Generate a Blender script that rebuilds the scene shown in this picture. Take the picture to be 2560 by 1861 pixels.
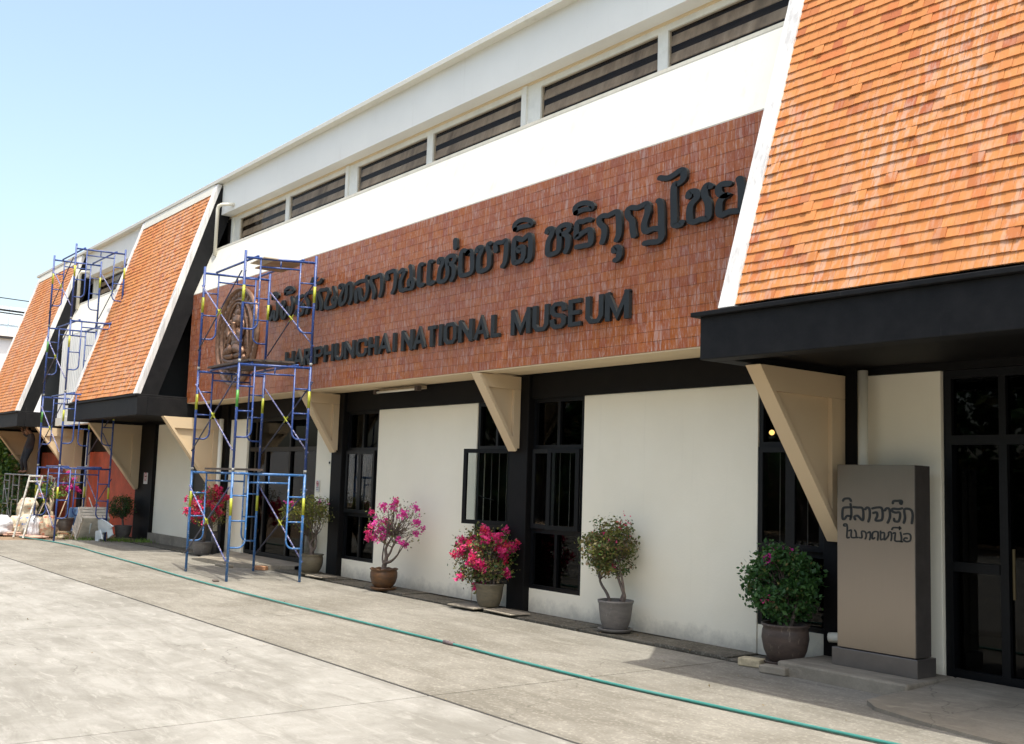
import bpy, math, random
import numpy as np
from mathutils import Vector, Matrix, noise
R=random.Random(7)
for o in list(bpy.data.objects): bpy.data.objects.remove(o)
sc=bpy.context.scene
THAI=[[[[-16.989, 4.529], [-16.927, 4.535], [-16.927, 4.419], [-16.947, 4.332], [-16.847, 4.287], [-16.781, 4.383], [-16.731, 4.411], [-16.69, 4.278], [-16.584, 4.294], [-16.586, 4.483], [-16.618, 4.554]]], [[[-16.801, 4.65], [-16.802, 4.719], [-16.703, 4.737], [-16.598, 4.694], [-16.631, 4.657], [-16.777, 4.648]]], [[[-16.429, 4.505], [-16.374, 4.549], [-16.337, 4.488], [-16.4, 4.394], [-16.385, 4.273], [-16.28, 4.275], [-16.207, 4.406], [-16.164, 4.415], [-16.121, 4.304], [-16.038, 4.341], [-16.011, 4.483], [-16.052, 4.58]]], [[[-16.3, 4.673], [-16.315, 4.732], [-16.222, 4.764], [-16.103, 4.755], [-16.009, 4.707], [-16.049, 4.675], [-16.197, 4.681], [-16.3, 4.67]]], [[[-15.649, 4.563], [-15.747, 4.556], [-15.847, 4.555], [-15.835, 4.462], [-15.733, 4.444], [-15.629, 4.393], [-15.615, 4.275], [-15.811, 4.257], [-15.849, 4.333]]], [[[-15.473, 4.253], [-15.429, 4.35], [-15.453, 4.443], [-15.532, 4.523], [-15.496, 4.577], [-15.276, 4.575], [-15.174, 4.511], [-15.149, 4.287]]], [[[-15.302, 4.802], [-15.335, 4.729], [-15.169, 4.704], [-15.036, 4.709], [-15.006, 4.742]]], [[[-14.973, 4.261], [-14.965, 4.31], [-14.987, 4.388], [-15.052, 4.496], [-15.033, 4.569], [-14.901, 4.565], [-14.783, 4.563], [-14.735, 4.482], [-14.813, 4.361], [-14.802, 4.26], [-14.634, 4.253], [-14.508, 4.263], [-14.473, 4.351], [-14.535, 4.408], [-14.608, 4.367], [-14.562, 4.3]], [[-14.583, 4.562], [-14.53, 4.481], [-14.523, 4.406]]], [[[-14.375, 4.531], [-14.367, 4.564], [-14.253, 4.549], [-14.278, 4.463], [-14.338, 4.388], [-14.337, 4.266], [-14.236, 4.271], [-14.165, 4.339], [-14.153, 4.448], [-14.141, 4.545], [-14.02, 4.551], [-14.0, 4.456], [-13.997, 4.319], [-14.045, 4.249]]], [[[-13.838, 4.246], [-13.843, 4.408], [-13.748, 4.423], [-13.703, 4.289], [-13.584, 4.253], [-13.511, 4.366], [-13.534, 4.508], [-13.611, 4.539], [-13.749, 4.547], [-13.86, 4.524]], [[-13.568, 4.534], [-13.542, 4.594]]], [[[-13.325, 4.248], [-13.311, 4.32], [-13.348, 4.399], [-13.408, 4.486], [-13.383, 4.556], [-13.281, 4.553], [-13.151, 4.566], [-13.104, 4.497], [-13.095, 4.34], [-13.133, 4.251]]], [[[-12.944, 4.475], [-12.961, 4.555], [-12.883, 4.57], [-12.747, 4.566], [-12.72, 4.47], [-12.729, 4.344], [-12.762, 4.282], [-12.788, 4.255]]], [[[-12.601, 4.525], [-12.546, 4.553], [-12.487, 4.519], [-12.537, 4.445], [-12.579, 4.375], [-12.57, 4.273], [-12.521, 4.251], [-12.401, 4.261], [-12.263, 4.258], [-12.241, 4.335], [-12.291, 4.392], [-12.363, 4.361], [-12.348, 4.289]], [[-12.333, 4.573], [-12.3, 4.503], [-12.291, 4.392]]], [[[-12.014, 4.554], [-12.076, 4.554], [-12.098, 4.487], [-12.098, 4.315], [-12.072, 4.264], [-11.992, 4.266]]], [[[-11.777, 4.558], [-11.838, 4.557], [-11.849, 4.476], [-11.854, 4.306], [-11.824, 4.256], [-11.729, 4.265]]], [[[-11.619, 4.52], [-11.605, 4.561], [-11.52, 4.548], [-11.524, 4.487], [-11.578, 4.423], [-11.603, 4.292], [-11.566, 4.248], [-11.457, 4.253], [-11.395, 4.315], [-11.403, 4.435], [-11.418, 4.533], [-11.362, 4.567], [-11.263, 4.557], [-11.235, 4.505], [-11.289, 4.466], [-11.347, 4.461]], [[-11.305, 4.454], [-11.252, 4.399], [-11.245, 4.295], [-11.29, 4.235]]], [[[-11.24, 4.766], [-11.235, 4.657]]], [[[-10.964, 4.534], [-10.918, 4.555], [-10.958, 4.566], [-11.047, 4.594], [-11.092, 4.549], [-11.101, 4.438], [-11.091, 4.287], [-11.033, 4.261], [-10.884, 4.267], [-10.835, 4.307], [-10.836, 4.445], [-10.854, 4.54], [-10.903, 4.566], [-10.964, 4.534]]], [[[-10.738, 4.537], [-10.721, 4.576], [-10.637, 4.571], [-10.641, 4.517], [-10.691, 4.452], [-10.698, 4.316], [-10.664, 4.261], [-10.558, 4.265], [-10.478, 4.293], [-10.467, 4.364], [-10.472, 4.455], [-10.499, 4.522], [-10.502, 4.581], [-10.458, 4.592]]], [[[-10.333, 4.473], [-10.345, 4.551], [-10.302, 4.575], [-10.208, 4.564], [-10.136, 4.575], [-10.119, 4.51], [-10.126, 4.379], [-10.143, 4.298], [-10.184, 4.259]]], [[[-9.696, 4.252], [-9.656, 4.272], [-9.639, 4.325], [-9.64, 4.496], [-9.678, 4.571], [-9.805, 4.528], [-9.925, 4.574], [-9.964, 4.524], [-9.972, 4.421], [-9.958, 4.279], [-9.908, 4.263], [-9.806, 4.278], [-9.774, 4.324], [-9.778, 4.411], [-9.807, 4.446], [-9.876, 4.431], [-9.867, 4.4]]], [[[-9.951, 4.679], [-9.961, 4.743], [-9.872, 4.775], [-9.762, 4.77], [-9.658, 4.732], [-9.643, 4.686], [-9.758, 4.689], [-9.868, 4.691], [-9.951, 4.679]]], [[[-9.336, 4.542], [-9.314, 4.574], [-9.236, 4.56], [-9.256, 4.488], [-9.307, 4.421], [-9.317, 4.291], [-9.269, 4.263], [-9.139, 4.278], [-9.111, 4.328], [-9.109, 4.453], [-9.128, 4.541], [-9.053, 4.573], [-8.956, 4.561], [-8.946, 4.505], [-9.019, 4.473], [-9.064, 4.47]], [[-9.004, 4.46], [-8.957, 4.412], [-8.953, 4.313], [-8.988, 4.254]]], [[[-8.579, 4.552], [-8.636, 4.562], [-8.7, 4.554], [-8.78, 4.564], [-8.807, 4.524], [-8.81, 4.407], [-8.795, 4.39], [-8.688, 4.43], [-8.589, 4.442], [-8.566, 4.385], [-8.569, 4.28], [-8.682, 4.274], [-8.798, 4.278]]], [[[-8.828, 4.676], [-8.838, 4.742], [-8.751, 4.769], [-8.643, 4.758], [-8.564, 4.718], [-8.562, 4.679], [-8.676, 4.691], [-8.763, 4.688], [-8.828, 4.676]]], [[[-8.374, 4.262], [-8.348, 4.324], [-8.351, 4.415], [-8.423, 4.485], [-8.425, 4.543], [-8.363, 4.56], [-8.295, 4.547], [-8.214, 4.561], [-8.147, 4.562], [-8.118, 4.496], [-8.113, 4.317], [-8.144, 4.252]]], [[[-8.18, 4.132], [-8.175, 4.168], [-8.108, 4.158], [-8.099, 4.082], [-8.117, 4.043], [-8.157, 4.03]]], [[[-7.88, 4.252], [-7.9, 4.331], [-7.911, 4.415], [-7.975, 4.484], [-7.977, 4.548], [-7.924, 4.566], [-7.844, 4.548], [-7.766, 4.558], [-7.697, 4.564], [-7.679, 4.504], [-7.686, 4.449], [-7.726, 4.363], [-7.725, 4.294], [-7.69, 4.263], [-7.597, 4.278], [-7.496, 4.26]], [[-7.52, 4.56], [-7.489, 4.504], [-7.475, 4.256], [-7.473, 4.164], [-7.526, 4.13], [-7.627, 4.141], [-7.712, 4.142]]], [[[-7.505, 4.801], [-7.409, 4.777], [-7.335, 4.786], [-7.215, 4.821], [-7.178, 4.794], [-7.181, 4.722], [-7.244, 4.687], [-7.308, 4.664], [-7.301, 4.335], [-7.295, 4.261], [-7.219, 4.253], [-7.195, 4.273]]], [[[-7.105, 4.523], [-7.09, 4.564], [-7.012, 4.556], [-6.99, 4.496], [-7.057, 4.446], [-7.087, 4.392], [-7.085, 4.281], [-7.037, 4.248], [-6.945, 4.259], [-6.854, 4.254], [-6.84, 4.306], [-6.846, 4.405], [-6.883, 4.475], [-6.894, 4.548], [-6.859, 4.588], [-6.819, 4.568]]], [[[-6.582, 4.545], [-6.66, 4.558], [-6.709, 4.533], [-6.703, 4.474], [-6.649, 4.439], [-6.59, 4.435], [-6.648, 4.428], [-6.697, 4.383], [-6.705, 4.292], [-6.67, 4.251], [-6.573, 4.267], [-6.445, 4.258], [-6.426, 4.323], [-6.428, 4.475], [-6.453, 4.567]]]]
STELE1=[[[-5.595, 1.541], [-5.579, 1.558], [-5.532, 1.562], [-5.515, 1.542]], [[-5.519, 1.514], [-5.519, 1.488], [-5.562, 1.483], [-5.597, 1.47], [-5.601, 1.388], [-5.58, 1.382], [-5.554, 1.409], [-5.519, 1.407]], [[-5.513, 1.481], [-5.511, 1.415], [-5.521, 1.381]], [[-5.489, 1.489], [-5.446, 1.487], [-5.404, 1.485], [-5.392, 1.456], [-5.392, 1.387], [-5.409, 1.383], [-5.447, 1.414], [-5.481, 1.405], [-5.472, 1.383]], [[-5.371, 1.475], [-5.35, 1.491], [-5.329, 1.473], [-5.329, 1.408], [-5.342, 1.371]], [[-5.3, 1.485], [-5.254, 1.494], [-5.214, 1.492], [-5.202, 1.457], [-5.206, 1.399], [-5.231, 1.384], [-5.271, 1.385], [-5.255, 1.419], [-5.259, 1.451], [-5.292, 1.446]], [[-5.181, 1.472], [-5.161, 1.491], [-5.137, 1.481], [-5.133, 1.417], [-5.154, 1.37]], [[-5.104, 1.536], [-5.096, 1.554], [-5.06, 1.557], [-5.021, 1.558], [-5.025, 1.531], [-5.037, 1.542]], [[-5.017, 1.496], [-5.053, 1.488], [-5.105, 1.489], [-5.109, 1.468], [-5.077, 1.458], [-5.041, 1.46], [-5.038, 1.421], [-5.054, 1.385], [-5.089, 1.387], [-5.093, 1.404]], [[-5.003, 1.377], [-4.991, 1.423], [-4.998, 1.483], [-4.967, 1.495], [-4.932, 1.482], [-4.92, 1.44], [-4.929, 1.377]]]
STELE2=[[[-5.571, 1.32], [-5.588, 1.322], [-5.584, 1.336], [-5.558, 1.335], [-5.552, 1.302], [-5.556, 1.224], [-5.532, 1.222]], [[-5.534, 1.281], [-5.511, 1.286], [-5.511, 1.227], [-5.464, 1.226], [-5.447, 1.227]], [[-5.477, 1.288], [-5.464, 1.27], [-5.462, 1.234]], [[-5.43, 1.228], [-5.405, 1.23], [-5.409, 1.277], [-5.388, 1.285], [-5.367, 1.272], [-5.363, 1.243], [-5.372, 1.221]], [[-5.346, 1.273], [-5.326, 1.282], [-5.322, 1.246], [-5.33, 1.216]], [[-5.28, 1.234], [-5.301, 1.225], [-5.301, 1.272], [-5.276, 1.288], [-5.247, 1.279], [-5.252, 1.218]], [[-5.223, 1.294], [-5.223, 1.226], [-5.203, 1.228]], [[-5.211, 1.281], [-5.186, 1.279], [-5.187, 1.222], [-5.15, 1.259], [-5.146, 1.288], [-5.122, 1.289], [-5.118, 1.251], [-5.123, 1.222]], [[-5.114, 1.315], [-5.102, 1.33], [-5.062, 1.332], [-5.031, 1.33]], [[-5.042, 1.34], [-5.042, 1.319]], [[-5.102, 1.283], [-5.082, 1.285], [-5.087, 1.224], [-5.039, 1.22], [-5.016, 1.218]], [[-5.035, 1.294], [-5.027, 1.26], [-5.027, 1.217]], [[-5.003, 1.282], [-4.961, 1.288], [-4.941, 1.272], [-4.945, 1.233], [-4.977, 1.221], [-5.004, 1.233], [-4.992, 1.251], [-4.973, 1.249]]]
ENG=[('H', -16.19, -15.87), ('A', -15.851, -15.532), ('R', -15.495, -15.262), ('I', -15.234, -15.167), ('P', -15.128, -14.837), ('H', -14.797, -14.485), ('U', -14.439, -14.159), ('N', -14.138, -13.821), ('C', -13.766, -13.454), ('H', -13.406, -13.154), ('A', -13.116, -12.815), ('I', -12.737, -12.645), ('N', -12.496, -12.185), ('A', -12.179, -11.878), ('T', -11.861, -11.584), ('I', -11.551, -11.47), ('O', -11.43, -11.141), ('N', -11.091, -10.775), ('A', -10.74, -10.448), ('L', -10.388, -10.178), ('M', -9.981, -9.601), ('U', -9.561, -9.267), ('S', -9.238, -8.961), ('E', -8.919, -8.665), ('U', -8.627, -8.335), ('M', -8.306, -7.929)]
col=sc.collection
# ---------------- camera
YAW,PITCH,ROLL=0.914957,0.1057147,0.0323512
def cam_axes():
    F=Vector((-math.sin(YAW)*math.cos(PITCH),math.cos(YAW)*math.cos(PITCH),math.sin(PITCH)))
    R0=Vector((math.cos(YAW),math.sin(YAW),0));U0=R0.cross(F)
    return R0*math.cos(ROLL)+U0*math.sin(ROLL),-R0*math.sin(ROLL)+U0*math.cos(ROLL),F
cr,cu,cf=cam_axes()
cd=bpy.data.cameras.new('camera');cam=bpy.data.objects.new('camera',cd);col.objects.link(cam)
cam.matrix_world=Matrix(((cr.x,cu.x,-cf.x,0),(cr.y,cu.y,-cf.y,0),(cr.z,cu.z,-cf.z,1.6),(0,0,0,1)))
cd.sensor_fit='HORIZONTAL';cd.sensor_width=36;cd.lens=36*2620.6/2560;cd.clip_start=.05;cd.clip_end=3000
sc.camera=cam
sc.render.resolution_x=1024;sc.render.resolution_y=744
# ---------------- world, sun
SUN=Vector((1.01,-0.23,3.11)).normalized()
w=bpy.data.worlds.new('World');sc.world=w;w.use_nodes=True
nt=w.node_tree;bg=nt.nodes['Background'];sky=nt.nodes.new('ShaderNodeTexSky')
sky.sky_type='NISHITA';sky.sun_disc=False
sky.sun_elevation=math.asin(SUN.z);sky.sun_rotation=math.atan2(SUN.x,SUN.y)
sky.air_density=1.0;sky.dust_density=4.0;sky.ozone_density=1.0;sky.altitude=0
wb=nt.nodes.new('ShaderNodeMix');wb.data_type='RGBA';wb.blend_type='MULTIPLY';wb.inputs[0].default_value=1;wb.inputs[7].default_value=(1.03,1.005,.91,1)
nt.links.new(sky.outputs[0],wb.inputs[6]);nt.links.new(wb.outputs[2],bg.inputs[0]);bg.inputs[1].default_value=SKY_STRENGTH=0.15
sl=bpy.data.lights.new('sun','SUN');so=bpy.data.objects.new('sun',sl);col.objects.link(so)
sl.energy=2.05;sl.angle=math.radians(.53);sl.color=(1,.97,.88)
so.rotation_euler=SUN.to_track_quat('Z','Y').to_euler();so.location=(0,0,30)
sc.view_settings.view_transform='Standard';sc.view_settings.look='None';sc.view_settings.exposure=1.32
sc.view_settings.gamma=1;sc.view_settings.use_curve_mapping=False
sc.render.engine='CYCLES'
try:
    sc.cycles.max_bounces=8;sc.cycles.transparent_max_bounces=12;sc.cycles.diffuse_bounces=4
except Exception: pass
# ---------------- materials
MATS={}
class NB:
    def __init__(s,name):
        m=bpy.data.materials.new(name);m.use_nodes=True;s.m=m;s.t=m.node_tree;s.b=s.t.nodes['Principled BSDF'];s.co=None
        MATS[name]=m
    def n(s,t,**k):
        x=s.t.nodes.new(t)
        for a,b in k.items(): setattr(x,a,b)
        return x
    def l(s,a,b): s.t.links.new(a,b)
    def pos(s,scale=(1,1,1),obj=False):
        if obj: g=s.n('ShaderNodeTexCoord').outputs['Object']
        else: g=s.n('ShaderNodeNewGeometry').outputs['Position']
        mp=s.n('ShaderNodeMapping');mp.inputs['Scale'].default_value=scale;s.l(g,mp.inputs[0]);return mp.outputs[0]
    def noise(s,v,scale,detail=4,rough=.6,dist=0):
        x=s.n('ShaderNodeTexNoise');x.inputs['Scale'].default_value=scale;x.inputs['Detail'].default_value=detail
        x.inputs['Roughness'].default_value=rough;x.inputs['Distortion'].default_value=dist;s.l(v,x.inputs['Vector']);return x.outputs[0]
    def ramp(s,f,lo,hi,a=0,b=1):
        x=s.n('ShaderNodeMapRange');x.inputs[1].default_value=lo;x.inputs[2].default_value=hi;x.inputs[3].default_value=a;x.inputs[4].default_value=b
        s.l(f,x.inputs[0]);return x.outputs[0]
    def mix(s,f,a,b):
        x=s.n('ShaderNodeMix',data_type='RGBA')
        if isinstance(f,(int,float)): x.inputs[0].default_value=f
        else: s.l(f,x.inputs[0])
        for i,c in ((6,a),(7,b)):
            if isinstance(c,tuple): x.inputs[i].default_value=(*c,1)
            else: s.l(c,x.inputs[i])
        return x.outputs[2]
    def math(s,op,a,b=None):
        x=s.n('ShaderNodeMath',operation=op)
        for i,c in enumerate((a,b)):
            if c is None: continue
            if isinstance(c,(int,float)): x.inputs[i].default_value=c
            else: s.l(c,x.inputs[i])
        return x.outputs[0]
    def bump(s,h,st=.3,d=.01):
        x=s.n('ShaderNodeBump');x.inputs['Strength'].default_value=st;x.inputs['Distance'].default_value=d
        s.l(h,x.inputs['Height']);s.l(x.outputs[0],s.b.inputs['Normal'])
    def tint(s):
        a=s.n('ShaderNodeAttribute',attribute_name='tint').outputs['Fac'];o=s.n('ShaderNodeObjectInfo').outputs['Random']
        return s.math('FRACT',s.math('ADD',a,o))
    def fin(s,c,rough=.7,metal=0,spec=.5):
        if isinstance(c,tuple): s.b.inputs['Base Color'].default_value=(*c,1)
        else: s.l(c,s.b.inputs['Base Color'])
        if isinstance(rough,(int,float)): s.b.inputs['Roughness'].default_value=rough
        else: s.l(rough,s.b.inputs['Roughness'])
        s.b.inputs['Metallic'].default_value=metal;s.b.inputs['Specular IOR Level'].default_value=spec
        return s.m
def simple(name,c,rough=.6,var=.12,scale=9,metal=0,bump=.0,spec=.5,stain=None,st=(.58,.75),streak=False):
    k=NB(name);p=k.pos((1,1,.12) if streak else (1,1,1));n=k.noise(p,scale,5)
    lo=tuple(x*(1-var) for x in c);hi=tuple(min(1,x*(1+var)) for x in c)
    cc=k.mix(k.ramp(n,.3,.7),lo,hi)
    if stain:
        n2=k.noise(p,scale*.37,6,.7);cc=k.mix(k.ramp(n2,st[0],st[1]),cc,stain)
    if bump: k.bump(k.noise(k.pos(),scale*7,3),bump,.004)
    return k.fin(cc,rough,metal,spec)
# plaster
def plaster(name,c,dirt=(.42,.38,.30),lo=.62,hi=.85):
    k=NB(name);p=k.pos();v=k.noise(p,.7,4);c1=k.mix(k.ramp(v,.35,.7),c,tuple(x*.94 for x in c))
    s=k.noise(k.pos((5,5,.25)),1.3,6,.7);m=k.math('MULTIPLY',k.ramp(s,lo,hi),.45)
    c2=k.mix(m,c1,dirt)
    sp=k.noise(k.pos(),38,2);c3=k.mix(k.math('MULTIPLY',k.ramp(sp,.73,.8),.35),c2,(.22,.2,.17))
    k.bump(k.noise(k.pos(),55,4),.25,.004);return k.fin(c3,.75,spec=.25)
WHITE=plaster('white_plaster',(.68,.665,.59),(.40,.37,.30),.56,.8)
LIP=plaster('weathered_lip',(.52,.50,.43),(.30,.28,.22),.45,.7)
# lower wall: splash dirt near the ground
k=NB('wall_plaster');p=k.pos();v=k.noise(p,.9,5)
c1=k.mix(k.ramp(v,.35,.7),(.87,.815,.67),(.82,.765,.62))
sx=k.n('ShaderNodeSeparateXYZ');k.l(p,sx.inputs[0])
hz=k.math('ADD',sx.outputs[2],k.math('MULTIPLY',k.noise(k.pos((1,1,1)),5,6,.7),-.35))
c2=k.mix(k.ramp(hz,-.16,.02,.6,0),c1,(.30,.28,.24))
sk=k.noise(k.pos((7,7,.3)),1.2,5,.65);c2=k.mix(k.math('MULTIPLY',k.ramp(sk,.6,.8),.12),c2,(.45,.41,.33))
k.bump(k.noise(k.pos(),45,4),.3,.004);WALL=k.fin(c2,.8,spec=.25)
CREAM=plaster('cream_soffit',(.74,.60,.40),(.40,.32,.22))
BRACKET=plaster('bracket_paint',(.66,.51,.33),(.38,.30,.2),.66,.9)
k=NB('black_paint');p=k.pos();n=k.noise(p,6,5);c=k.mix(k.ramp(n,.35,.7),(.006,.0065,.0075),(.012,.012,.013))
s=k.noise(k.pos((9,9,.5)),2.2,6,.75);c=k.mix(k.math('MULTIPLY',k.ramp(s,.66,.74),.35),c,(.20,.19,.17))
k.bump(k.noise(p,40,3),.3,.004);BLACK=k.fin(c,.65,spec=.2)
BLACK_SHADED=simple('black_paint_shaded',(.004,.0035,.0035),.65,.3,6,bump=.3,spec=.2)  # same black paint made darker, the deeper shade is put into the colour
FRAME=simple('black_frame',(.0035,.004,.005),.45,.3,20,spec=.25)
# roof tiles
k=NB('roof_tile');t=k.tint();
r=k.n('ShaderNodeValToRGB');k.l(t,r.inputs[0]);e=r.color_ramp.elements
e[0].position=0;e[0].color=(.46,.180,.050,1);e[1].position=1;e[1].color=(.53,.235,.075,1)
for p_,c_ in ((.07,(.36,.10,.038)),(.13,(.49,.19,.055)),(.5,(.54,.222,.068)),(.85,(.50,.197,.06)),(.95,(.48,.15,.045))):
    q=e.new(p_);q.color=(*c_,1)
v=k.pos((14,3,3));n=k.noise(v,1.6,5,.65);big=k.noise(k.pos((1,.4,.4)),1.1,3)
msk=k.math('MULTIPLY',k.ramp(n,.47,.58),k.ramp(big,.42,.60))
c=k.mix(k.math('MULTIPLY',msk,.48),r.outputs[0],(.52,.42,.36))
g=k.noise(k.pos(),30,4);c=k.mix(k.ramp(g,.35,.8,0,.2),c,(.36,.11,.04))
c=k.mix(k.ramp(k.noise(k.pos((3,1,1)),2.3,5,.7),.60,.72,0,.2),c,(.30,.12,.06))
k.bump(g,.2,.003);TILE=k.fin(c,.7,spec=.3)
# glazed sign tiles
k=NB('glazed_tile');t=k.tint()
r=k.n('ShaderNodeValToRGB');k.l(t,r.inputs[0]);e=r.color_ramp.elements
e[0].position=0;e[0].color=(.32,.080,.014,1);e[1].position=1;e[1].color=(.33,.09,.016,1)
for p_,c_ in ((.25,(.36,.10,.012)),(.5,(.29,.07,.02)),(.75,(.35,.098,.014)),(.9,(.26,.055,.014))):
    q=e.new(p_);q.color=(*c_,1)
v=k.pos((24,1,2.8));n=k.noise(v,1.3,5,.65,.25);big=k.noise(k.pos(),.9,4,.6)
mk=k.math('MULTIPLY',k.ramp(n,.50,.60),k.ramp(big,.34,.60,.45,1.0))
t2=k.math('FRACT',k.math('MULTIPLY',t,7.31));mk=k.math('MULTIPLY',mk,k.ramp(t2,.05,.9,.45,1.15))
c=k.mix(k.math('MULTIPLY',mk,.80),r.outputs[0],(.44,.285,.25))
f=k.noise(k.pos((60,1,6)),1.3,5,.8);c=k.mix(k.math('MULTIPLY',k.ramp(f,.54,.64),.8),c,(.58,.45,.39))
c=k.mix(k.ramp(k.noise(k.pos(),.45,3),.45,.7,0,.28),c,(.24,.11,.095))
k.bump(n,.15,.002);GLAZE=k.fin(c,k.ramp(mk,0,1,.30,.6),spec=.22)
GROUT=simple('grout',(.30,.12,.06),.9,.3,20)
# concrete
def concrete(name,a,b,st,agg=.0,scale=.8):
    k=NB(name);p=k.pos();n1=k.noise(p,scale,7,.68,.4);n2=k.noise(k.pos((.5,2.6,1)),1.5,7,.72,.6);n3=k.noise(p,60,3,.7);n4=k.noise(p,7,5,.7)
    c=k.mix(k.ramp(n1,.40,.62),a,b);c=k.mix(k.math('MULTIPLY',k.ramp(n2,.47,.68),.6),c,st)
    ck=k.n('ShaderNodeTexVoronoi',feature='DISTANCE_TO_EDGE');ck.inputs['Scale'].default_value=.42
    wv=k.n('ShaderNodeVectorMath',operation='ADD');k.l(p,wv.inputs[0]);nz=k.n('ShaderNodeTexNoise');nz.inputs['Scale'].default_value=2.2;nz.inputs['Detail'].default_value=6;k.l(p,nz.inputs['Vector'])
    sv=k.n('ShaderNodeVectorMath',operation='SCALE');sv.inputs['Scale'].default_value=.55;k.l(nz.outputs['Color'],sv.inputs[0]);k.l(sv.outputs[0],wv.inputs[1]);k.l(wv.outputs[0],ck.inputs['Vector'])
    crk=k.math('MULTIPLY',k.ramp(ck.outputs['Distance'],.0,.004,.5,0),k.ramp(k.noise(p,.35,2),.48,.56));c=k.mix(crk,c,(.05,.045,.035))
    c=k.mix(k.ramp(n4,.5,.8,0,.3),c,tuple(x*.62 for x in b))
    n5=k.noise(k.pos((.8,3,1)),3.1,6,.75,.8);c=k.mix(k.ramp(n5,.53,.68,0,.55),c,tuple(min(.75,x*1.3) for x in a))
    vo=k.n('ShaderNodeTexVoronoi');vo.inputs['Scale'].default_value=55;k.l(p,vo.inputs['Vector'])
    sp=k.ramp(vo.outputs['Color'],.15,.9) if False else k.ramp(n3,.36,.66)
    c=k.mix(k.math('MULTIPLY',k.math('SUBTRACT',1,sp),.13+agg),c,tuple(x*.45 for x in b))
    if agg:
        sep=k.n('ShaderNodeSeparateColor');k.l(vo.outputs['Color'],sep.inputs[0])
        c=k.mix(k.ramp(sep.outputs[0],.84,.88,0,.14),c,(.58,.54,.46));c=k.mix(k.ramp(sep.outputs[1],.88,.92,0,.2),c,(.16,.14,.11))
    h=k.math('ADD',n3,k.math('MULTIPLY',n4,1.2));k.bump(h,.35+agg,.006)
    return k.fin(c,.88,spec=.25)
CON1=concrete('concrete_light',(.298,.288,.262),(.205,.196,.172),(.145,.136,.115))
CON2=concrete('concrete_rough',(.245,.230,.198),(.168,.155,.128),(.110,.100,.079),.06,.7)
CON3=concrete('concrete_apron',(.30,.265,.21),(.22,.192,.15),(.16,.14,.11),.0,1.3)
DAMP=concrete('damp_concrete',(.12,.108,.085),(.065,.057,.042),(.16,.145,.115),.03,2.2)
SOIL=simple('soil',(.20,.135,.08),.95,.45,7,bump=.6,stain=(.10,.075,.05))
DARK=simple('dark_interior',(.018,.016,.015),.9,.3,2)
RED=simple('red_wall',(.50,.080,.028),.7,.3,2.2,bump=.2,stain=(.20,.07,.045),st=(.5,.75))
LOUV=simple('louvre_board',(.56,.51,.445),.75,.25,6,stain=(.14,.11,.09),st=(.45,.8),streak=True)
DKLOUV=simple('louvre_gap_shade',(.02,.014,.012),.9,.2,5)  # near-black sheet colour, paints in the dark room between the louvres
VERGE=plaster('verge_paint',(.70,.69,.67),(.25,.24,.25),.50,.60)
TRIM=simple('white_trim',(.74,.735,.67),.6,.08,6,stain=(.55,.52,.44),st=(.62,.85))
PIPE=simple('white_pipe',(.74,.71,.60),.45,.1,5,stain=(.45,.41,.32),st=(.55,.85),streak=True)
LETTER=simple('letter_paint',(.0045,.007,.008),.6,.3,15,bump=.2)
CORR=simple('corrugated_sheet',(.62,.63,.62),.5,.08,3,stain=(.48,.48,.46),st=(.5,.8),streak=True)
def glass(name,tint=(.35,.38,.38),amt=1.0):
    k=NB(name);t=k.t;t.nodes.remove(k.b);o=[n for n in t.nodes if n.type=='OUTPUT_MATERIAL'][0]
    tr=k.n('ShaderNodeBsdfTransparent');tr.inputs[0].default_value=(*tint,1)
    gl=k.n('ShaderNodeBsdfGlossy');gl.inputs['Roughness'].default_value=.015;gl.inputs[0].default_value=(1,1,1,1)
    ge=k.n('ShaderNodeNewGeometry');dp=k.n('ShaderNodeVectorMath',operation='DOT_PRODUCT');k.l(ge.outputs['Incoming'],dp.inputs[0]);k.l(ge.outputs['Normal'],dp.inputs[1])
    ab=k.math('ABSOLUTE',dp.outputs['Value']);pw=k.math('POWER',k.math('SUBTRACT',1,ab),5);f=k.n('ShaderNodeMath',operation='MULTIPLY_ADD');k.l(pw,f.inputs[0]);f.inputs[1].default_value=.96*amt;f.inputs[2].default_value=.04*amt
    mx=k.n('ShaderNodeMixShader');k.l(f.outputs[0],mx.inputs[0]);k.l(tr.outputs[0],mx.inputs[1]);k.l(gl.outputs[0],mx.inputs[2]);k.l(mx.outputs[0],o.inputs[0])
    return k.m
GLASS=glass('window_glass',(.25,.28,.29),.35);CLEAR=glass('clear_glass',(.85,.88,.88),.6);DIRTY=glass('dusty_glass',(.85,.81,.76),.22)
# brushed steel
k=NB('brushed_steel');n=k.noise(k.pos((60,1,1)),3,4,.6);c=k.mix(k.ramp(n,.3,.7),(.32,.285,.255),(.335,.295,.265))
k.b.inputs['Anisotropic'].default_value=.5;STEEL=k.fin(c,k.ramp(n,.3,.7,.30,.34),1.0)
DSTEEL=simple('dark_steel',(.17,.15,.135),.4,.15,6,metal=.6)
k=NB('bronze');p=k.pos();n=k.noise(p,9,6,.7);c=k.mix(k.ramp(n,.35,.7),(.12,.065,.04),(.27,.155,.10));c=k.mix(k.ramp(k.noise(p,26,4),.55,.75,0,.6),c,(.40,.26,.17));k.bump(n,.5,.02);BRONZE=k.fin(c,.42,.55)
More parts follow.
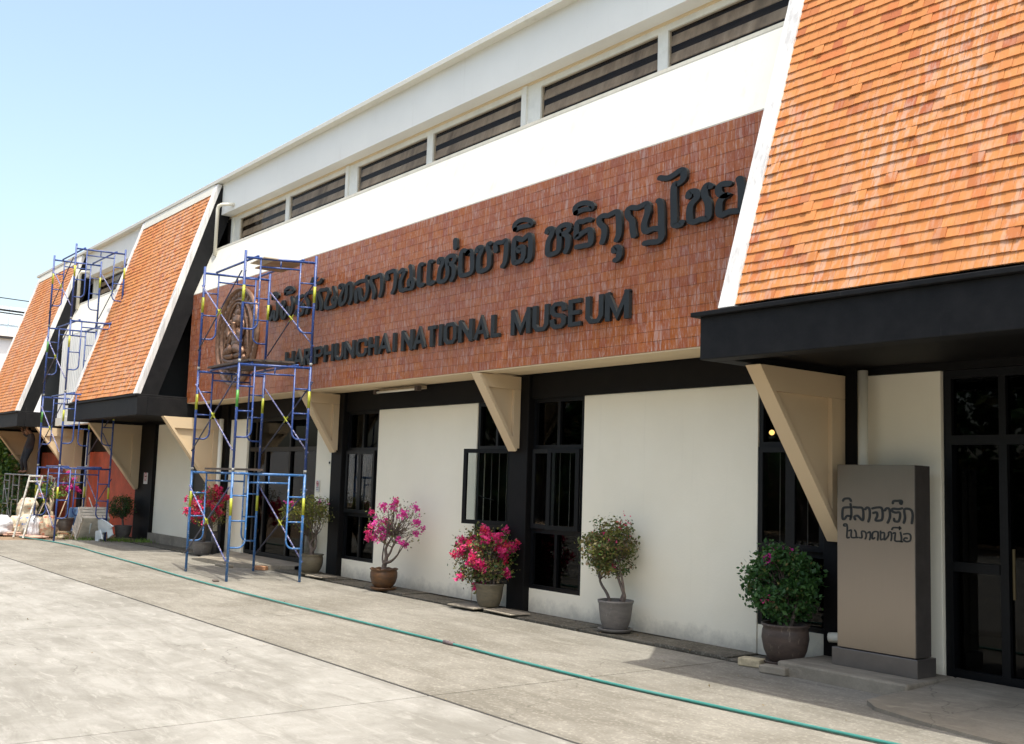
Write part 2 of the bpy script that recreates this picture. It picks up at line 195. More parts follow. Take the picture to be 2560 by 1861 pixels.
# scaffold paint
def paint(name,c,worn=(.33,.30,.30),amt=.64):
    k=NB(name);p=k.pos();n=k.noise(p,16,6,.7);cc=k.mix(k.ramp(n,.4,.7),c,tuple(x*.7 for x in c))
    m=k.noise(k.pos((1,1,.5)),34,5,.8);cc=k.mix(k.ramp(m,amt,amt+.06),cc,worn)
    k.bump(n,.2,.003);return k.fin(cc,.42,spec=.5)
BLUE=paint('blue_paint',(.022,.060,.235),amt=.58);LBLUE=paint('light_blue_paint',(.04,.15,.38),(.42,.44,.46),.57);YEL=paint('yellow_paint',(.40,.42,.03),(.25,.3,.1));GRN=paint('green_paint',(.08,.30,.05),(.2,.3,.1))
BRACE=paint('brace_paint',(.07,.09,.27),(.42,.38,.46),.50);GREYM=paint('grey_metal',(.20,.205,.20),(.45,.45,.43),.55)
ALU=simple('old_aluminium',(.38,.36,.31),.5,.3,30,stain=(.62,.6,.55),st=(.5,.62),metal=.2)
PLY=simple('plywood',(.36,.23,.13),.8,.25,8,stain=(.12,.07,.045),st=(.5,.8));PLY2=simple('pale_board',(.50,.42,.30),.8,.2,8)
DKWOOD=simple('dark_board',(.075,.055,.045),.85,.3,8,stain=(.45,.40,.34),st=(.66,.72))
WOOD=simple('crate_wood',(.48,.36,.24),.8,.25,9,stain=(.25,.16,.10),st=(.5,.75))
def pot(name,a,b,s):
    k=NB(name);p=k.pos((1,1,3));n=k.noise(p,7,6,.7);c=k.mix(k.ramp(n,.35,.65),a,b);m=k.noise(k.pos((3,3,1)),6,5,.7);c=k.mix(k.ramp(m,.6,.72,0,.6),c,s)
    k.bump(n,.3,.01);return k.fin(c,.55,spec=.4)
POTB=pot('brown_glaze',(.095,.065,.05),(.06,.043,.036),(.30,.24,.18));POTO=pot('amber_glaze',(.13,.06,.022),(.06,.033,.018),(.05,.035,.025))
POTG=pot('grey_glaze',(.115,.105,.10),(.17,.155,.14),(.34,.32,.29));POTV=pot('olive_glaze',(.16,.135,.085),(.10,.085,.06),(.27,.25,.2))
SOILP=simple('pot_soil',(.055,.04,.03),.95,.4,20)
BARK=simple('bark',(.125,.095,.078),.85,.35,22,bump=.6,stain=(.22,.185,.16));PALEB=simple('pale_bark',(.42,.33,.22),.7,.2,15)
def leafm(name,cols,tr=.25,rough=.5):
    k=NB(name);t=k.tint();r=k.n('ShaderNodeValToRGB');k.l(t,r.inputs[0]);e=r.color_ramp.elements
    e[0].position=0;e[0].color=(*cols[0],1);e[1].position=1;e[1].color=(*cols[-1],1)
    for i,c in enumerate(cols[1:-1]): q=e.new((i+1)/(len(cols)-1));q.color=(*c,1)
    k.fin(r.outputs[0],rough,spec=.4)
    td=k.n('ShaderNodeBsdfTranslucent');k.l(r.outputs[0],td.inputs[0]);mx=k.n('ShaderNodeMixShader');mx.inputs[0].default_value=tr
    o=[n for n in k.t.nodes if n.type=='OUTPUT_MATERIAL'][0];k.l(k.b.outputs[0],mx.inputs[1]);k.l(td.outputs[0],mx.inputs[2]);k.l(mx.outputs[0],o.inputs[0]);return k.m
LDK=leafm('leaf_dark',[(.02,.06,.015),(.035,.10,.02),(.06,.14,.03),(.03,.09,.03)]);LOL=leafm('leaf_olive',[(.10,.11,.03),(.16,.17,.04),(.09,.12,.03),(.22,.16,.06),(.12,.08,.05)])
LYL=leafm('leaf_yellow',[(.16,.15,.03),(.38,.36,.05),(.10,.12,.03),(.26,.28,.05),(.08,.10,.03)]);LBR=leafm('leaf_bright',[(.10,.20,.03),(.20,.34,.05),(.06,.13,.02),(.28,.38,.08)])
FPK=leafm('petal_pink',[(.76,.03,.22),(.82,.07,.27),(.55,.01,.14),(.86,.10,.27)],.35);FMG=leafm('petal_magenta',[(.66,.03,.32),(.75,.06,.40),(.50,.02,.22),(.82,.12,.42)],.35)
FRD=leafm('petal_red',[(.62,.02,.14),(.72,.04,.15),(.50,.015,.06),(.78,.10,.10)],.35);FPL=leafm('petal_pale',[(.85,.35,.42),(.88,.55,.58),(.80,.22,.32)],.35);FOR=leafm('petal_orange',[(.60,.10,.05),(.66,.05,.10),(.5,.16,.05)],.35)
# ---------------- mesh builder
class MB:
    def __init__(s): s.v=[];s.f=[];s.t=[]
    def add(s,v,f,t=0.):
        b=len(s.v);s.v+=[tuple(x) for x in v];s.f+=[tuple(i+b for i in q) for q in f];s.t+=[t]*len(f);return s
    def box(s,x0,x1,y0,y1,z0,z1,t=0.):
        return s.add([(x0,y0,z0),(x1,y0,z0),(x1,y1,z0),(x0,y1,z0),(x0,y0,z1),(x1,y0,z1),(x1,y1,z1),(x0,y1,z1)],[(0,3,2,1),(4,5,6,7),(0,1,5,4),(1,2,6,5),(2,3,7,6),(3,0,4,7)],t)
    def prism(s,poly,x0,x1,t=0.):   # polygon in (y,z), extruded in x
        n=len(poly);a=sum(poly[i][0]*poly[(i+1)%n][1]-poly[(i+1)%n][0]*poly[i][1] for i in range(n))
        if a<0: poly=poly[::-1]
        v=[(x0,y,z) for y,z in poly]+[(x1,y,z) for y,z in poly]
        f=[tuple(range(n))[::-1],tuple(range(n,2*n))]+[(i,(i+1)%n,n+(i+1)%n,n+i) for i in range(n)]
        return s.add(v,f,t)
    def tube(s,pts,r,n=8,t=0.,cap=True):
        pts=[Vector(p) for p in pts];m=len(pts);rs=r if isinstance(r,(list,tuple)) else [r]*m
        v=[];f=[];up=None
        for i,p in enumerate(pts):
            d=(pts[min(i+1,m-1)]-pts[max(i-1,0)]).normalized()
            if up is None: up=Vector((0,0,1)) if abs(d.z)<.9 else Vector((1,0,0))
            a=d.cross(up).normalized();b=a.cross(d).normalized();up=b
            for j in range(n):
                q=2*math.pi*j/n;v.append(p+(a*math.cos(q)+b*math.sin(q))*rs[i])
        for i in range(m-1):
            for j in range(n):
                k2=(j+1)%n;f.append((i*n+j,i*n+k2,(i+1)*n+k2,(i+1)*n+j))
        if cap: f+=[tuple(range(n))[::-1],tuple((m-1)*n+j for j in range(n))]
        return s.add(v,[q[::-1] for q in f],t)
    def lathe(s,prof,cx,cy,n=28,t=0.,wob=0.):
        v=[];f=[];m=len(prof)
        for i,(r,z) in enumerate(prof):
            for j in range(n):
                q=2*math.pi*j/n;rr=r*(1+wob*math.sin(q*2+z*5)+wob*.6*math.sin(q*5+1));v.append((cx+rr*math.cos(q),cy+rr*math.sin(q),z))
        for i in range(m-1):
            for j in range(n):
                k2=(j+1)%n;f.append((i*n+j,i*n+k2,(i+1)*n+k2,(i+1)*n+j))
        return s.add(v,f,t)
    def build(s,name,mat,parent=None,kind=None,smooth=False,loc=None,bevel=0):
        me=bpy.data.meshes.new(name);me.from_pydata(s.v,[],s.f)
        if any(s.t):
            a=me.attributes.new('tint','FLOAT','FACE');a.data.foreach_set('value',np.array(s.t,dtype=np.float32))
        if isinstance(mat,(list,tuple)):
            for m in mat: me.materials.append(m)
        else: me.materials.append(mat)
        if smooth: me.polygons.foreach_set('use_smooth',[True]*len(me.polygons))
        me.update();o=bpy.data.objects.new(name,me);col.objects.link(o)
        if parent: o.parent=parent
        if kind: o['kind']=kind
        if loc: o.location=loc
        if bevel:
            b=o.modifiers.new('bevel','BEVEL');b.width=bevel;b.segments=2;b.limit_method='ANGLE'
        return o
def empty(name,label,cat,group=None,loc=(0,0,0),parent=None):
    o=bpy.data.objects.new(name,None);col.objects.link(o);o.location=loc;o.empty_display_size=.2
    if label: o['label']=label
    if cat: o['category']=cat
    if group: o['group']=group
    if parent: o.parent=parent
    return o
def tag(o,label,cat,group=None):
    o['label']=label;o['category']=cat
    if group: o['group']=group
    return o
def struct(o): o['kind']='structure';return o
def smooth_path(P,n=5):
    P=[Vector(p) for p in P];out=[];m=len(P)
    for i in range(m-1):
        p0=P[max(i-1,0)];p1=P[i];p2=P[i+1];p3=P[min(i+2,m-1)]
        for j in range(n):
            t=j/n;out.append(.5*((2*p1)+(p2-p0)*t+(2*p0-5*p1+4*p2-p3)*t*t+(3*p1-p0-3*p2+p3)*t*t*t))
    out.append(P[-1]);return out
def ribbon(mb,pts,wx,wz,yf,th,round_=True,smooth=True,dz=0.):
    P=smooth_path([(a,b,0) for a,b in pts],4) if smooth else [Vector((a,b,0)) for a,b in pts]
    m=len(P);L=[];Rr=[]
    for i in range(m):
        if smooth: d=(P[min(i+1,m-1)]-P[max(i-1,0)]);d.normalize();n=Vector((-d.y,d.x,0));k=1
        else:
            d1=(P[i]-P[max(i-1,0)]);d2=(P[min(i+1,m-1)]-P[i])
            d1=d1.normalized() if d1.length>0 else d2.normalized();d2=d2.normalized() if d2.length>0 else d1
            n1=Vector((-d1.y,d1.x,0));n2=Vector((-d2.y,d2.x,0));n=(n1+n2);n.normalize();k=1/max(.45,n.dot(n1))
        L.append((P[i].x+n.x*wx*.5*k,P[i].y+n.y*wz*.5*k));Rr.append((P[i].x-n.x*wx*.5*k,P[i].y-n.y*wz*.5*k))
    if round_:
        def capp(c,d,flip):
            a0=math.atan2(d.y,d.x);o=[]
            for j in range(1,6):
                a=a0+math.pi/2-math.pi*j/6;o.append((c.x+math.cos(a)*wx*.5,c.y+math.sin(a)*wz*.5))
            return o
        e=capp(P[-1],(P[-1]-P[-2]),0);b=capp(P[0],(P[0]-P[1]),0)
    else: e=[];b=[]
    v=[];f=[]
    for q in range(m): v+=[(L[q][0],yf-dz,L[q][1]),(Rr[q][0],yf-dz,Rr[q][1])]
    for q in range(m-1): f.append((2*q,2*q+2,2*q+3,2*q+1))
    if e:
        s0=len(v);v+=[(x,yf-dz,z) for x,z in e];f.append(tuple([2*(m-1)]+list(range(s0,s0+5))+[2*(m-1)+1]))
        s1=len(v);v+=[(x,yf-dz,z) for x,z in b];f.append(tuple([1]+list(range(s1,s1+5))+[0]))
    out=L+e+Rr[::-1]+b;s0=len(v);n=len(out)
    v+=[(x,yf-dz,z) for x,z in out]+[(x,yf+th,z) for x,z in out]
    for i in range(n): f.append((s0+i,s0+(i+1)%n,s0+n+(i+1)%n,s0+n+i))
    mb.add(v,f)
# ---------------- parenting that keeps world coordinates
WL={}
def par(o,p):
    o.parent=p;o.matrix_parent_inverse=Matrix.Translation(-WL[p.name]) if p.name in WL else Matrix()
    return o
_b=MB.build
def build(s,name,mat,parent=None,**k):
    o=_b(s,name,mat,None,**k)
    if parent: par(o,parent)
    return o
MB.build=build
def thing(name,label,cat,loc=(0,0,0),group=None):
    e=empty(name,label,cat,group,loc);WL[e.name]=Vector(loc);return e
def holder(name,parent): # a part without own mesh
    e=empty(name,None,None);par(e,parent);return e
# ---------------- ground
ground=struct(MB().add([(-700,-500,-.03),(500,-500,-.03),(500,600,-.03),(-700,600,-.03)],[(0,1,2,3)]).build('ground',SOIL))
pave=struct(MB().box(-25.3,16,-12,7.9,-.028,-.022).build('pavement',DAMP))
jx=[-25.3,-21.18,-16.28,-11.36,-6.73,-1.9,3.0,9.0,16.0]
for i in range(len(jx)-1):
    for (y0,y1,m) in ((-12,-6.2,CON1),(-6.2,-.6,CON1),(-.6,4.50,CON1),(4.508,7.86,CON2)):
        dz=R.uniform(-.003,.0);a=.011
        MB().box(jx[i]+a,jx[i+1]-a,y0+a,y1-a,-.02,dz).build('slab',m,pave,bevel=.005)
SEAL=simple('joint_filler',(.035,.032,.028),.9,.4,30,bump=.8)
MB().box(-25.2,16,4.493,4.517,-.015,-.003).build('joint_filler',SEAL,pave)
for x in jx[1:-1]: MB().box(x-.008,x+.008,-12,7.85,-.016,-.006).build('joint_filler',SEAL,pave)
# gutter strip with its cover slabs along the wall foot
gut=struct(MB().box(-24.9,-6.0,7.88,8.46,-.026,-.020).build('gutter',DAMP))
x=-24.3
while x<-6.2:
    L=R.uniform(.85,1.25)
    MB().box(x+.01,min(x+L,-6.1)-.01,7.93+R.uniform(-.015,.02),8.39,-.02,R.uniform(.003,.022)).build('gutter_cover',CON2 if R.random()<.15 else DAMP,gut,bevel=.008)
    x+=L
# ---------------- building
B=thing('museum_building','long low museum with orange tiled mansards and red tiled sign band','building')
X0,X1=-35.4,12.0  # right end stretched out of view to block light near the door
XB=[-35.1,-30.3,-25.42,-20.42,-15.6,-10.7,-5.83,-.93]
def P(name,mat,*boxes,**k):
    for b in boxes: o=MB().box(*b).build(name,mat,B,**k)
    return o
# upper volume and roof
P('roof_deck',TRIM,(X0,X1,8.3,16,7.60,7.66))
P('rear_wall',WALL,(X0,X1,15.8,16,0,7.6));P('end_wall',WALL,(X0,X0+.2,8.45,15.8,0,7.58));P('end_wall',WALL,(X1-.2,X1,8.45,15.8,0,7.58))
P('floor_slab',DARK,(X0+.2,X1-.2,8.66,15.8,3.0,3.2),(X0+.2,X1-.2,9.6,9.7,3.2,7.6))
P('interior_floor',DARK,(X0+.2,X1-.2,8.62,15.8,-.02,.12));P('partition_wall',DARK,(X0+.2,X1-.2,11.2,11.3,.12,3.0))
fas=MB();fas.prism([(8.17,6.96),(8.17,7.62),(8.6,7.62),(8.6,6.96)],X0,X1);fas.build('fascia',TRIM2:=plaster('fascia_paint',(.79,.795,.755),(.52,.49,.42),.60,.88),B)
for a,b in ((X0-.05,-20.55),(-20.545,-5.95),(-5.945,X1)):
    MB().prism([(8.03,7.62),(8.03,7.69),(8.12,7.76),(8.7,7.76),(8.7,7.62)],a,b).build('roof_cap',WHITE,B)
MB().box(X0,X1,8.385,8.60,6.925,6.959).build('soffit_strip',CREAM,B)
# band above the sign: sloped white parapet
for a,b in ((-30.6,-25.3),(-20.9,X1)):
    m=MB();m.prism([(7.695,5.215),(8.05,6.18),(8.10,6.20),(8.39,6.205),(8.39,5.0),(7.72,5.0)],a,b);m.build('sloped_parapet',WHITE,B)
    MB().prism([(8.035,6.15),(8.046,6.20),(8.12,6.212),(8.11,6.19),(8.056,6.182)],a,b).build('parapet_lip',LIP,B)
# windows under the fascia
def upper_bay(b):
    h=holder('clerestory_window',B)
    z0,z1=6.205,6.925;y=8.40
    m=MB();m.box(b-.15,b-.06,y-.03,y+.10,z0,z1).box(b-.06,b+.16,y,y+.12,z0,z1)
    m.build('post',TRIM,h)
    for a,c in ((b+.16,b+2.42),(b+2.42,b+4.75)):
        f=MB();t=.055
        f.box(a,c,y,y+.06,z1-.075,z1).box(a,a+t+.05*(c>b+3),y,y+.06,z0,z1-.075).box(c-t,c,y,y+.06,z0,z1-.075).box(a+t,c-t,y,y+.06,z0,z0+.02)
        f.build('frame',TRIM,h)
        MB().box(a+.01,c-.01,y+.10,y+.11,z0,z1).build('backing',DKLOUV,h)
        MB().box(a+t,c-t,y+.028,y+.033,z0+.02,z1-.075).build('pane',DIRTY,h)
        for j,zz in enumerate((z0+.05,z0+.26,z0+.47)):
            s=MB();s.add([(a+t,y+.045,zz),(c-t,y+.045,zz+R.uniform(-.01,.01)),(c-t,y+.085,zz+.135),(a+t,y+.085,zz+.135),(a+t,y+.055,zz-.008),(c-t,y+.055,zz-.008),(c-t,y+.095,zz+.13),(a+t,y+.095,zz+.13)],[(0,1,2,3),(7,6,5,4),(0,4,5,1),(3,2,6,7)])
            s.build('louvre',LOUV,h)
for b in (-35.1,-30.2,-20.5-.0,-15.6,-10.7): upper_bay(b)
# left rest of the window row that starts behind the mansard
P('window_jamb',DKLOUV,(-20.9,-20.65,8.40,8.5,6.2,6.95))
# tiled sign band
sg=holder('sign_band',B)
MB().box(-20.72,-5.0,7.6965,7.95,3.0,5.2).build('backing',GROUT,sg)
MB().box(-20.722,-5.0,7.95,8.38,3.004,3.05).build('soffit',CREAM,sg)
MB().box(-20.722,-5.0,7.704,7.955,2.985,2.999).build('soffit_edge',CREAM,sg)
tw,thh=.118,.1048;cells=[]
nr=21
for r in range(nr):
    for c in range(int((20.72-5.3)/tw)):
        x=-20.72+c*tw;cells.append((x,3.0+r*thh))
cells.sort(key=lambda q:-q[0])
vis=[q for q in cells if q[0]< -5.9-(q[1]-3.0)*.15]
def tile_mesh(name,w,h,d,mat):
    me=bpy.data.meshes.new(name);e=.0015
    v=[(e,0,e),(w-e,0,e),(w-e,0,h-e),(e,0,h-e),(0,d,0),(w,d,0),(w,d,h),(0,d,h)]
    me.from_pydata(v,[],[(0,1,2,3),(4,7,6,5),(0,4,5,1),(1,5,6,2),(2,6,7,3),(3,7,4,0)]);me.materials.append(mat);return me
gt=tile_mesh('glazed_tile',tw-.001,thh-.001,.012,GLAZE)
single=set(id(q) for q in vis[:300])
m=MB()
for q in cells:
    x,z=q;dy=R.uniform(-.0012,.0012);rx=R.uniform(-.006,.006)
    if id(q) in single:
        o=bpy.data.objects.new('tile',gt);col.objects.link(o);par(o,sg);o.location=(x,7.692+dy,z);o.rotation_euler=(rx,0,R.uniform(-.004,.004))
    else:
        w_,h_=tw-.001,thh-.001;y=7.692+dy;a=rx*h_;e=.0015
        m.add([(x+e,y,z+e),(x+w_-e,y,z+e),(x+w_-e,y-a,z+h_-e),(x+e,y-a,z+h_-e),(x,y+.006,z),(x+w_,y+.006,z),(x+w_,y+.006,z+h_),(x,y+.006,z+h_)],[(0,1,2,3),(0,4,5,1),(1,5,6,2),(2,6,7,3),(3,7,4,0)],R.random())
m.build('tile_field',GLAZE,sg,kind='stuff')
# left end face of the band
MB().box(-20.732,-20.722,7.69,7.95,3.0,5.2).build('edge_tile',GLAZE,sg)
# lime runs
# letters
tl=holder('thai_lettering',B)
for L in THAI:
    m=MB()
    for i,s in enumerate(L): ribbon(m,s,.092,.056,7.63,.04,dz=.002*i)
    m.build('letter',LETTER,tl)
el=holder('english_lettering',B)
def glyph(ch):
    return {'H':[[(0,0),(0,1)],[(1,0),(1,1)],[(0,.5),(1,.5)]],'A':[[(0,0),(.5,1),(1,0)],[(.2,.3),(.8,.3)]],'R':[[(0,0),(0,1)],[(0,1),(.8,1),(1,.88),(1,.62),(.8,.5),(0,.5)],[(.55,.5),(1,0)]],
    'I':[[(.5,0),(.5,1)]],'P':[[(0,0),(0,1)],[(0,1),(.8,1),(1,.88),(1,.58),(.8,.45),(0,.45)]],'U':[[(0,1),(0,.2),(.22,0),(.78,0),(1,.2),(1,1)]],'N':[[(0,0),(0,1)],[(0,1),(1,0)],[(1,0),(1,1)]],
    'C':[[(1,.68),(1,.85),(.8,1),(.2,1),(0,.82),(0,.18),(.2,0),(.8,0),(1,.16),(1,.32)]],'T':[[(0,1),(1,1)],[(.5,0),(.5,1)]],'O':[[(.5,1),(.2,1),(0,.82),(0,.18),(.2,0),(.8,0),(1,.18),(1,.82),(.8,1),(.5,1)]],
    'L':[[(0,1),(0,0),(1,0)]],'M':[[(0,0),(0,1)],[(0,1),(.5,.05),(1,1)],[(1,1),(1,0)]],'S':[[(1,.76),(.95,.92),(.75,1),(.22,1),(0,.87),(0,.66),(.2,.54),(.8,.46),(1,.34),(1,.13),(.78,0),(.2,0),(.03,.1),(0,.26)]],
    'E':[[(1,1),(0,1),(0,0),(1,0)],[(0,.5),(.9,.5)]]}[ch]
for n,(ch,a,b) in enumerate(ENG):
    h=.27 if n<12 else (.285 if n<20 else .31);z0=3.395 if n<12 else (3.385 if n<20 else 3.375)
    wx=.068 if n<12 else .076;wz=.048
    x0=a+wx*.5;x1=b-wx*.5
    if ch=='I': x0=x1=(a+b)/2
    m=MB()
    for i,s in enumerate(glyph(ch)):
        pts=[(x0+(x1-x0)*u,z0+wz*.5+(h-wz)*v) for u,v in s]
        ends=[]
        for j in (0,-1):   # butt ends reach the cap height
            pass
        q=list(pts)
        for j,kk in ((0,1),(-1,-2)):
            dx,dz_=q[j][0]-q[kk][0],q[j][1]-q[kk][1];l=math.hypot(dx,dz_)
            if abs(dz_)>abs(dx)*.8: q[j]=(q[j][0]+dx/l*wz*.5,q[j][1]+dz_/l*wz*.5)
        ribbon(m,q,wx,wz,7.635,.04,round_=False,smooth=False,dz=.002*i)
    m.build('letter',LETTER,el)
# emblem: bronze relief disc
em=holder('emblem',B);ex,ez,er=-18.3,4.12,.92
m=MB();n=64
def ring(r0,r1,y0,y1):
    v=[];f=[]
    for j in range(n):
        q=2*math.pi*j/n
        for r,y in ((r0,y1),(r0+.02,y0),(r1-.02,y0),(r1,y1)): v.append((ex+r*math.cos(q),y,ez+r*math.sin(q)))
    for j in range(n):
        for i in range(3): a=j*4+i;b=((j+1)%n)*4+i;f.append((a,b,b+1,a+1))
    return v,f
m=MB();v=[(ex,7.66,ez)]+[(ex+er*math.cos(2*math.pi*j/n),7.665,ez+er*math.sin(2*math.pi*j/n)) for j in range(n)]+[(ex+er*math.cos(2*math.pi*j/n),7.70,ez+er*math.sin(2*math.pi*j/n)) for j in range(n)]
m.add(v,[(0,1+(j+1)%n,1+j) for j in range(n)]+[(1+j,1+(j+1)%n,1+n+(j+1)%n,1+n+j) for j in range(n)]);m.build('disc',BRONZE,em)
for a,b in ((.86,.93),(.66,.71)):
    m=MB();m.add(*ring(a,b,7.615,7.67));m.build('rim',BRONZE,em,smooth=True)
def blob(m,x,z,rx,rz,d,y=7.66,n1=10,n2=5):
    d*=.6
    v=[(x,y-d,z)];f=[]
    for i in range(1,n2+1):
        a=math.pi/2*i/n2
        for j in range(n1):
            q=2*math.pi*j/n1;v.append((x+rx*math.sin(a)*math.cos(q),y-d*math.cos(a),z+rz*math.sin(a)*math.sin(q)))
    for j in range(n1): f.append((0,1+(j+1)%n1,1+j))
    for i in range(n2-1):
        for j in range(n1): a=1+i*n1+j;b=1+i*n1+(j+1)%n1;f.append((a,b,b+n1,a+n1))
    m.add(v,f)
m=MB()
for q in range(36):     # script beads round the border
    a=2*math.pi*q/36;blob(m,ex+.785*math.cos(a),ez+.785*math.sin(a),.035+.02*(q%2),.05,.035,n1=7,n2=3)
m.build('border_beads',BRONZE,em,smooth=True)
def worm(m,pts,r0,r1,y=7.63):
    P_=smooth_path([(ex+a,y,ez+b) for a,b in pts],4);k=len(P_);m.tube(P_,[r0+(r1-r0)*i/(k-1) for i in range(k)],8)
m=MB()   # seated figure with elephant head, trunk and four arms
blob(m,ex,ez+.30,.13,.14,.12);blob(m,ex-.13,ez+.31,.09,.12,.05);blob(m,ex+.13,ez+.31,.09,.12,.05);blob(m,ex,ez+.45,.10,.09,.08);blob(m,ex,ez+.55,.045,.08,.06)
worm(m,[(0,.26),(.01,.12),(.06,.03),(.12,.04)],.05,.022,7.58)
blob(m,ex,ez-.02,.19,.22,.13);blob(m,ex,ez-.14,.2,.13,.14)
for s in (-1,1):
    worm(m,[(.12*s,.1),(.28*s,.02),(.34*s,.16),(.30*s,.27)],.055,.035);worm(m,[(.13*s,.03),(.27*s,-.1),(.20*s,-.18),(.08*s,-.14)],.055,.035)
    worm(m,[(.08*s,-.22),(.32*s,-.27),(.36*s,-.34),(.05*s,-.36)],.09,.045,7.62)
    blob(m,ex+.31*s,ez+.31,.04,.05,.06)
m.build('seated_figure',BRONZE,em,smooth=True)
m=MB()
worm(m,[(-.55,-.30),(-.50,.05),(-.38,.35),(-.22,.56),(0,.63),(.22,.56),(.38,.35),(.50,.05),(.55,-.30)],.03,.03,7.65)
worm(m,[(-.46,-.40),(-.2,-.46),(.2,-.46),(.46,-.40)],.055,.055,7.64);worm(m,[(-.38,-.52),(0,-.57),(.38,-.52)],.05,.05,7.64)
for q in range(9): a=-2.6+q*.26;blob(m,ex+.60*math.cos(a),ez+.60*math.sin(a),.06,.05,.07)
for q in range(26):
    a=R.uniform(0,6.28);rr=R.uniform(.38,.6);blob(m,ex+rr*math.cos(a),ez+rr*math.sin(a),R.uniform(.02,.05),R.uniform(.03,.07),R.uniform(.03,.06),n1=8,n2=3)
m.build('relief_ornament',BRONZE,em,smooth=True)
# corrugated sheet of the open bay
cs=MB();x=-30.42;i=0;v=[];f=[]
while x<-25.66:
    for xx,yy in ((x,7.70),(x+.05,7.70),(x+.065,7.675),(x+.105,7.675),(x+.12,7.70)): v+=[(xx,yy,2.98),(xx,yy,5.19)]
    x+=.16
for q in range(0,len(v)-2,2): f.append((q,q+2,q+3,q+1))
cs.add(v,f);cs.build('corrugated_sheet',CORR,B)
P('backing_board',TRIM,(-30.42,-25.62,7.71,7.9,2.76,5.0));P('lower_board',TRIM,(-30.42,-25.62,7.66,7.70,2.76,2.975))
P('bay_soffit',CREAM,(-30.42,-25.62,7.9,8.44,2.9,2.96))
# ---------------- mansards
def slope(z): return 6.70+(z-3.13)*.3125
def mansard(x0,x1,singles):
    h=holder('mansard_roof',B)
    MB().prism([(6.73,3.112),(6.73+4.42*.3125,7.53),(8.50,7.61),(8.47,7.3),(7.10,3.112)],x0+.012,x1-.012).build('side_slab',BLACK,h)
    for a,b in ((x0,x0+.17),(x1-.17,x1)):
        MB().prism([(6.655,3.115),(slope(7.6)-.045,7.6),(slope(7.6)+.05,7.6),(6.76,3.115)],a,b).build('verge',VERGE,h,bevel=.006)
    MB().prism([(slope(7.40)-.03,7.40),(slope(7.6)-.05,7.615),(slope(7.6)+.05,7.612),(slope(7.42)+.06,7.42)],x0+.172,x1-.172).build('top_board',WHITE,h)
    tw,ex_=.098,.0905;a=math.atan(.3125);L=.135
    dirv=Vector((0,math.sin(a),math.cos(a)));nrm=Vector((0,-math.cos(a),math.sin(a)))
    me=bpy.data.meshes.new('roof_tile');w_=tw-.0025;d=.014
    me.from_pydata([(0,0,0),(w_,0,0),(w_,0,L),(0,0,L),(0,d,0),(w_,d,0),(w_,d,L),(0,d,L)],[],[(0,1,2,3),(0,4,5,1),(1,5,6,2),(2,6,7,3),(3,7,4,0),(4,7,6,5)]);me.materials.append(TILE)
    tl=[];rows=48;n=int((x1-x0-.34)/tw)+1
    for r in range(rows):
        for c in range(-1,n+1):
            x=x0+.172+(c+.5*(r%2))*tw
            wv=.003*math.sin(c*.35+r*.9)+.003*math.sin(c*.11+r*2.3)
            xa=max(x,x0+.165);xb=min(x+w_,x1-.165)
            if xb-xa<.01: continue
            z=3.135+r*.0905+wv+R.uniform(-.0018,.0018)
            tl.append((x,z,xa,xb,R.uniform(-.012,.012)*(3 if R.random()<.03 else .6),R.uniform(.011,.015)+(.008 if R.random()<.03 else 0),R.random()))
    sing=set()
    if singles:
        c=[q for q in tl if q[2]==q[0] and q[3]==q[0]+w_]
        c.sort(key=lambda q:((q[0]+4.3)**2*1.2+(q[1]-3.9)**2)); sing=set(id(q) for q in c[:300])
    m=MB();up=math.tan(math.radians(9))
    for q in tl:
        x,z,xa,xb,rz,lift,t=q
        # tile leans a little more upright than the roof: foot proud, head under the next row
        y=slope(z)-.012-lift
        dv=Vector((0,math.sin(a+.115),math.cos(a+.115)));nv=Vector((0,-math.cos(a+.115),math.sin(a+.115)))
        if id(q) in sing:
            o=bpy.data.objects.new('tile',me);col.objects.link(o);par(o,h)
            o.location=(x,y,z);o.rotation_euler=(-(a+.115),rz,0)
        else:
            p0=Vector((xa,y,z));p1=Vector((xb,y,z-rz*(xb-xa)));k=-nv*d
            m.add([p0,p1,p1+dv*L,p0+dv*L,p0+k,p1+k],[(0,1,2,3),(0,4,5,1),(1,5,2),(0,3,4)],t)
    m.build('tile_field',TILE,h,kind='stuff')
def canopy(x0,x1,zb=2.70):
    h=holder('canopy',B)
    MB().box(x0,x1,6.70,6.9,zb,3.07).box(x0,x0+.2,6.9,8.44,zb,3.07).box(x1-.2,x1,6.9,8.44,zb,3.07).build('fascia_beam',BLACK,h,bevel=.008)
    MB().box(x0+.2,x1-.2,6.9,8.44,zb+.06,3.06).build('ceiling',BLACK_SHADED,h)
    MB().box(x0-.07,x1+.0,6.65,8.40,3.07,3.11).build('ledge',BLACK,h,bevel=.006)
for x0,x1,s in ((-35.4,-30.46,0),(-25.6,-20.7,0),(-6.08,7.0,1)):  # last canopy lengthened past the view to shade the door bay
    canopy(x0,x1);mansard(x0+.23,x1,s)
# end of band below the mansard: dark return walls behind the slabs
P('upper_wall',BLACK_SHADED,(X0,-30.44,8.44,8.6,3.1,6.9),(-25.64,-20.74,8.44,8.6,3.1,6.9),(-5.0,X1,8.395,8.6,3.1,6.2))
P('pier',WALL,(-21.75,-21.35,8.30,8.44,3.11,6.2));P('pier',WALL,(-31.5,-31.1,8.30,8.44,3.11,6.2))
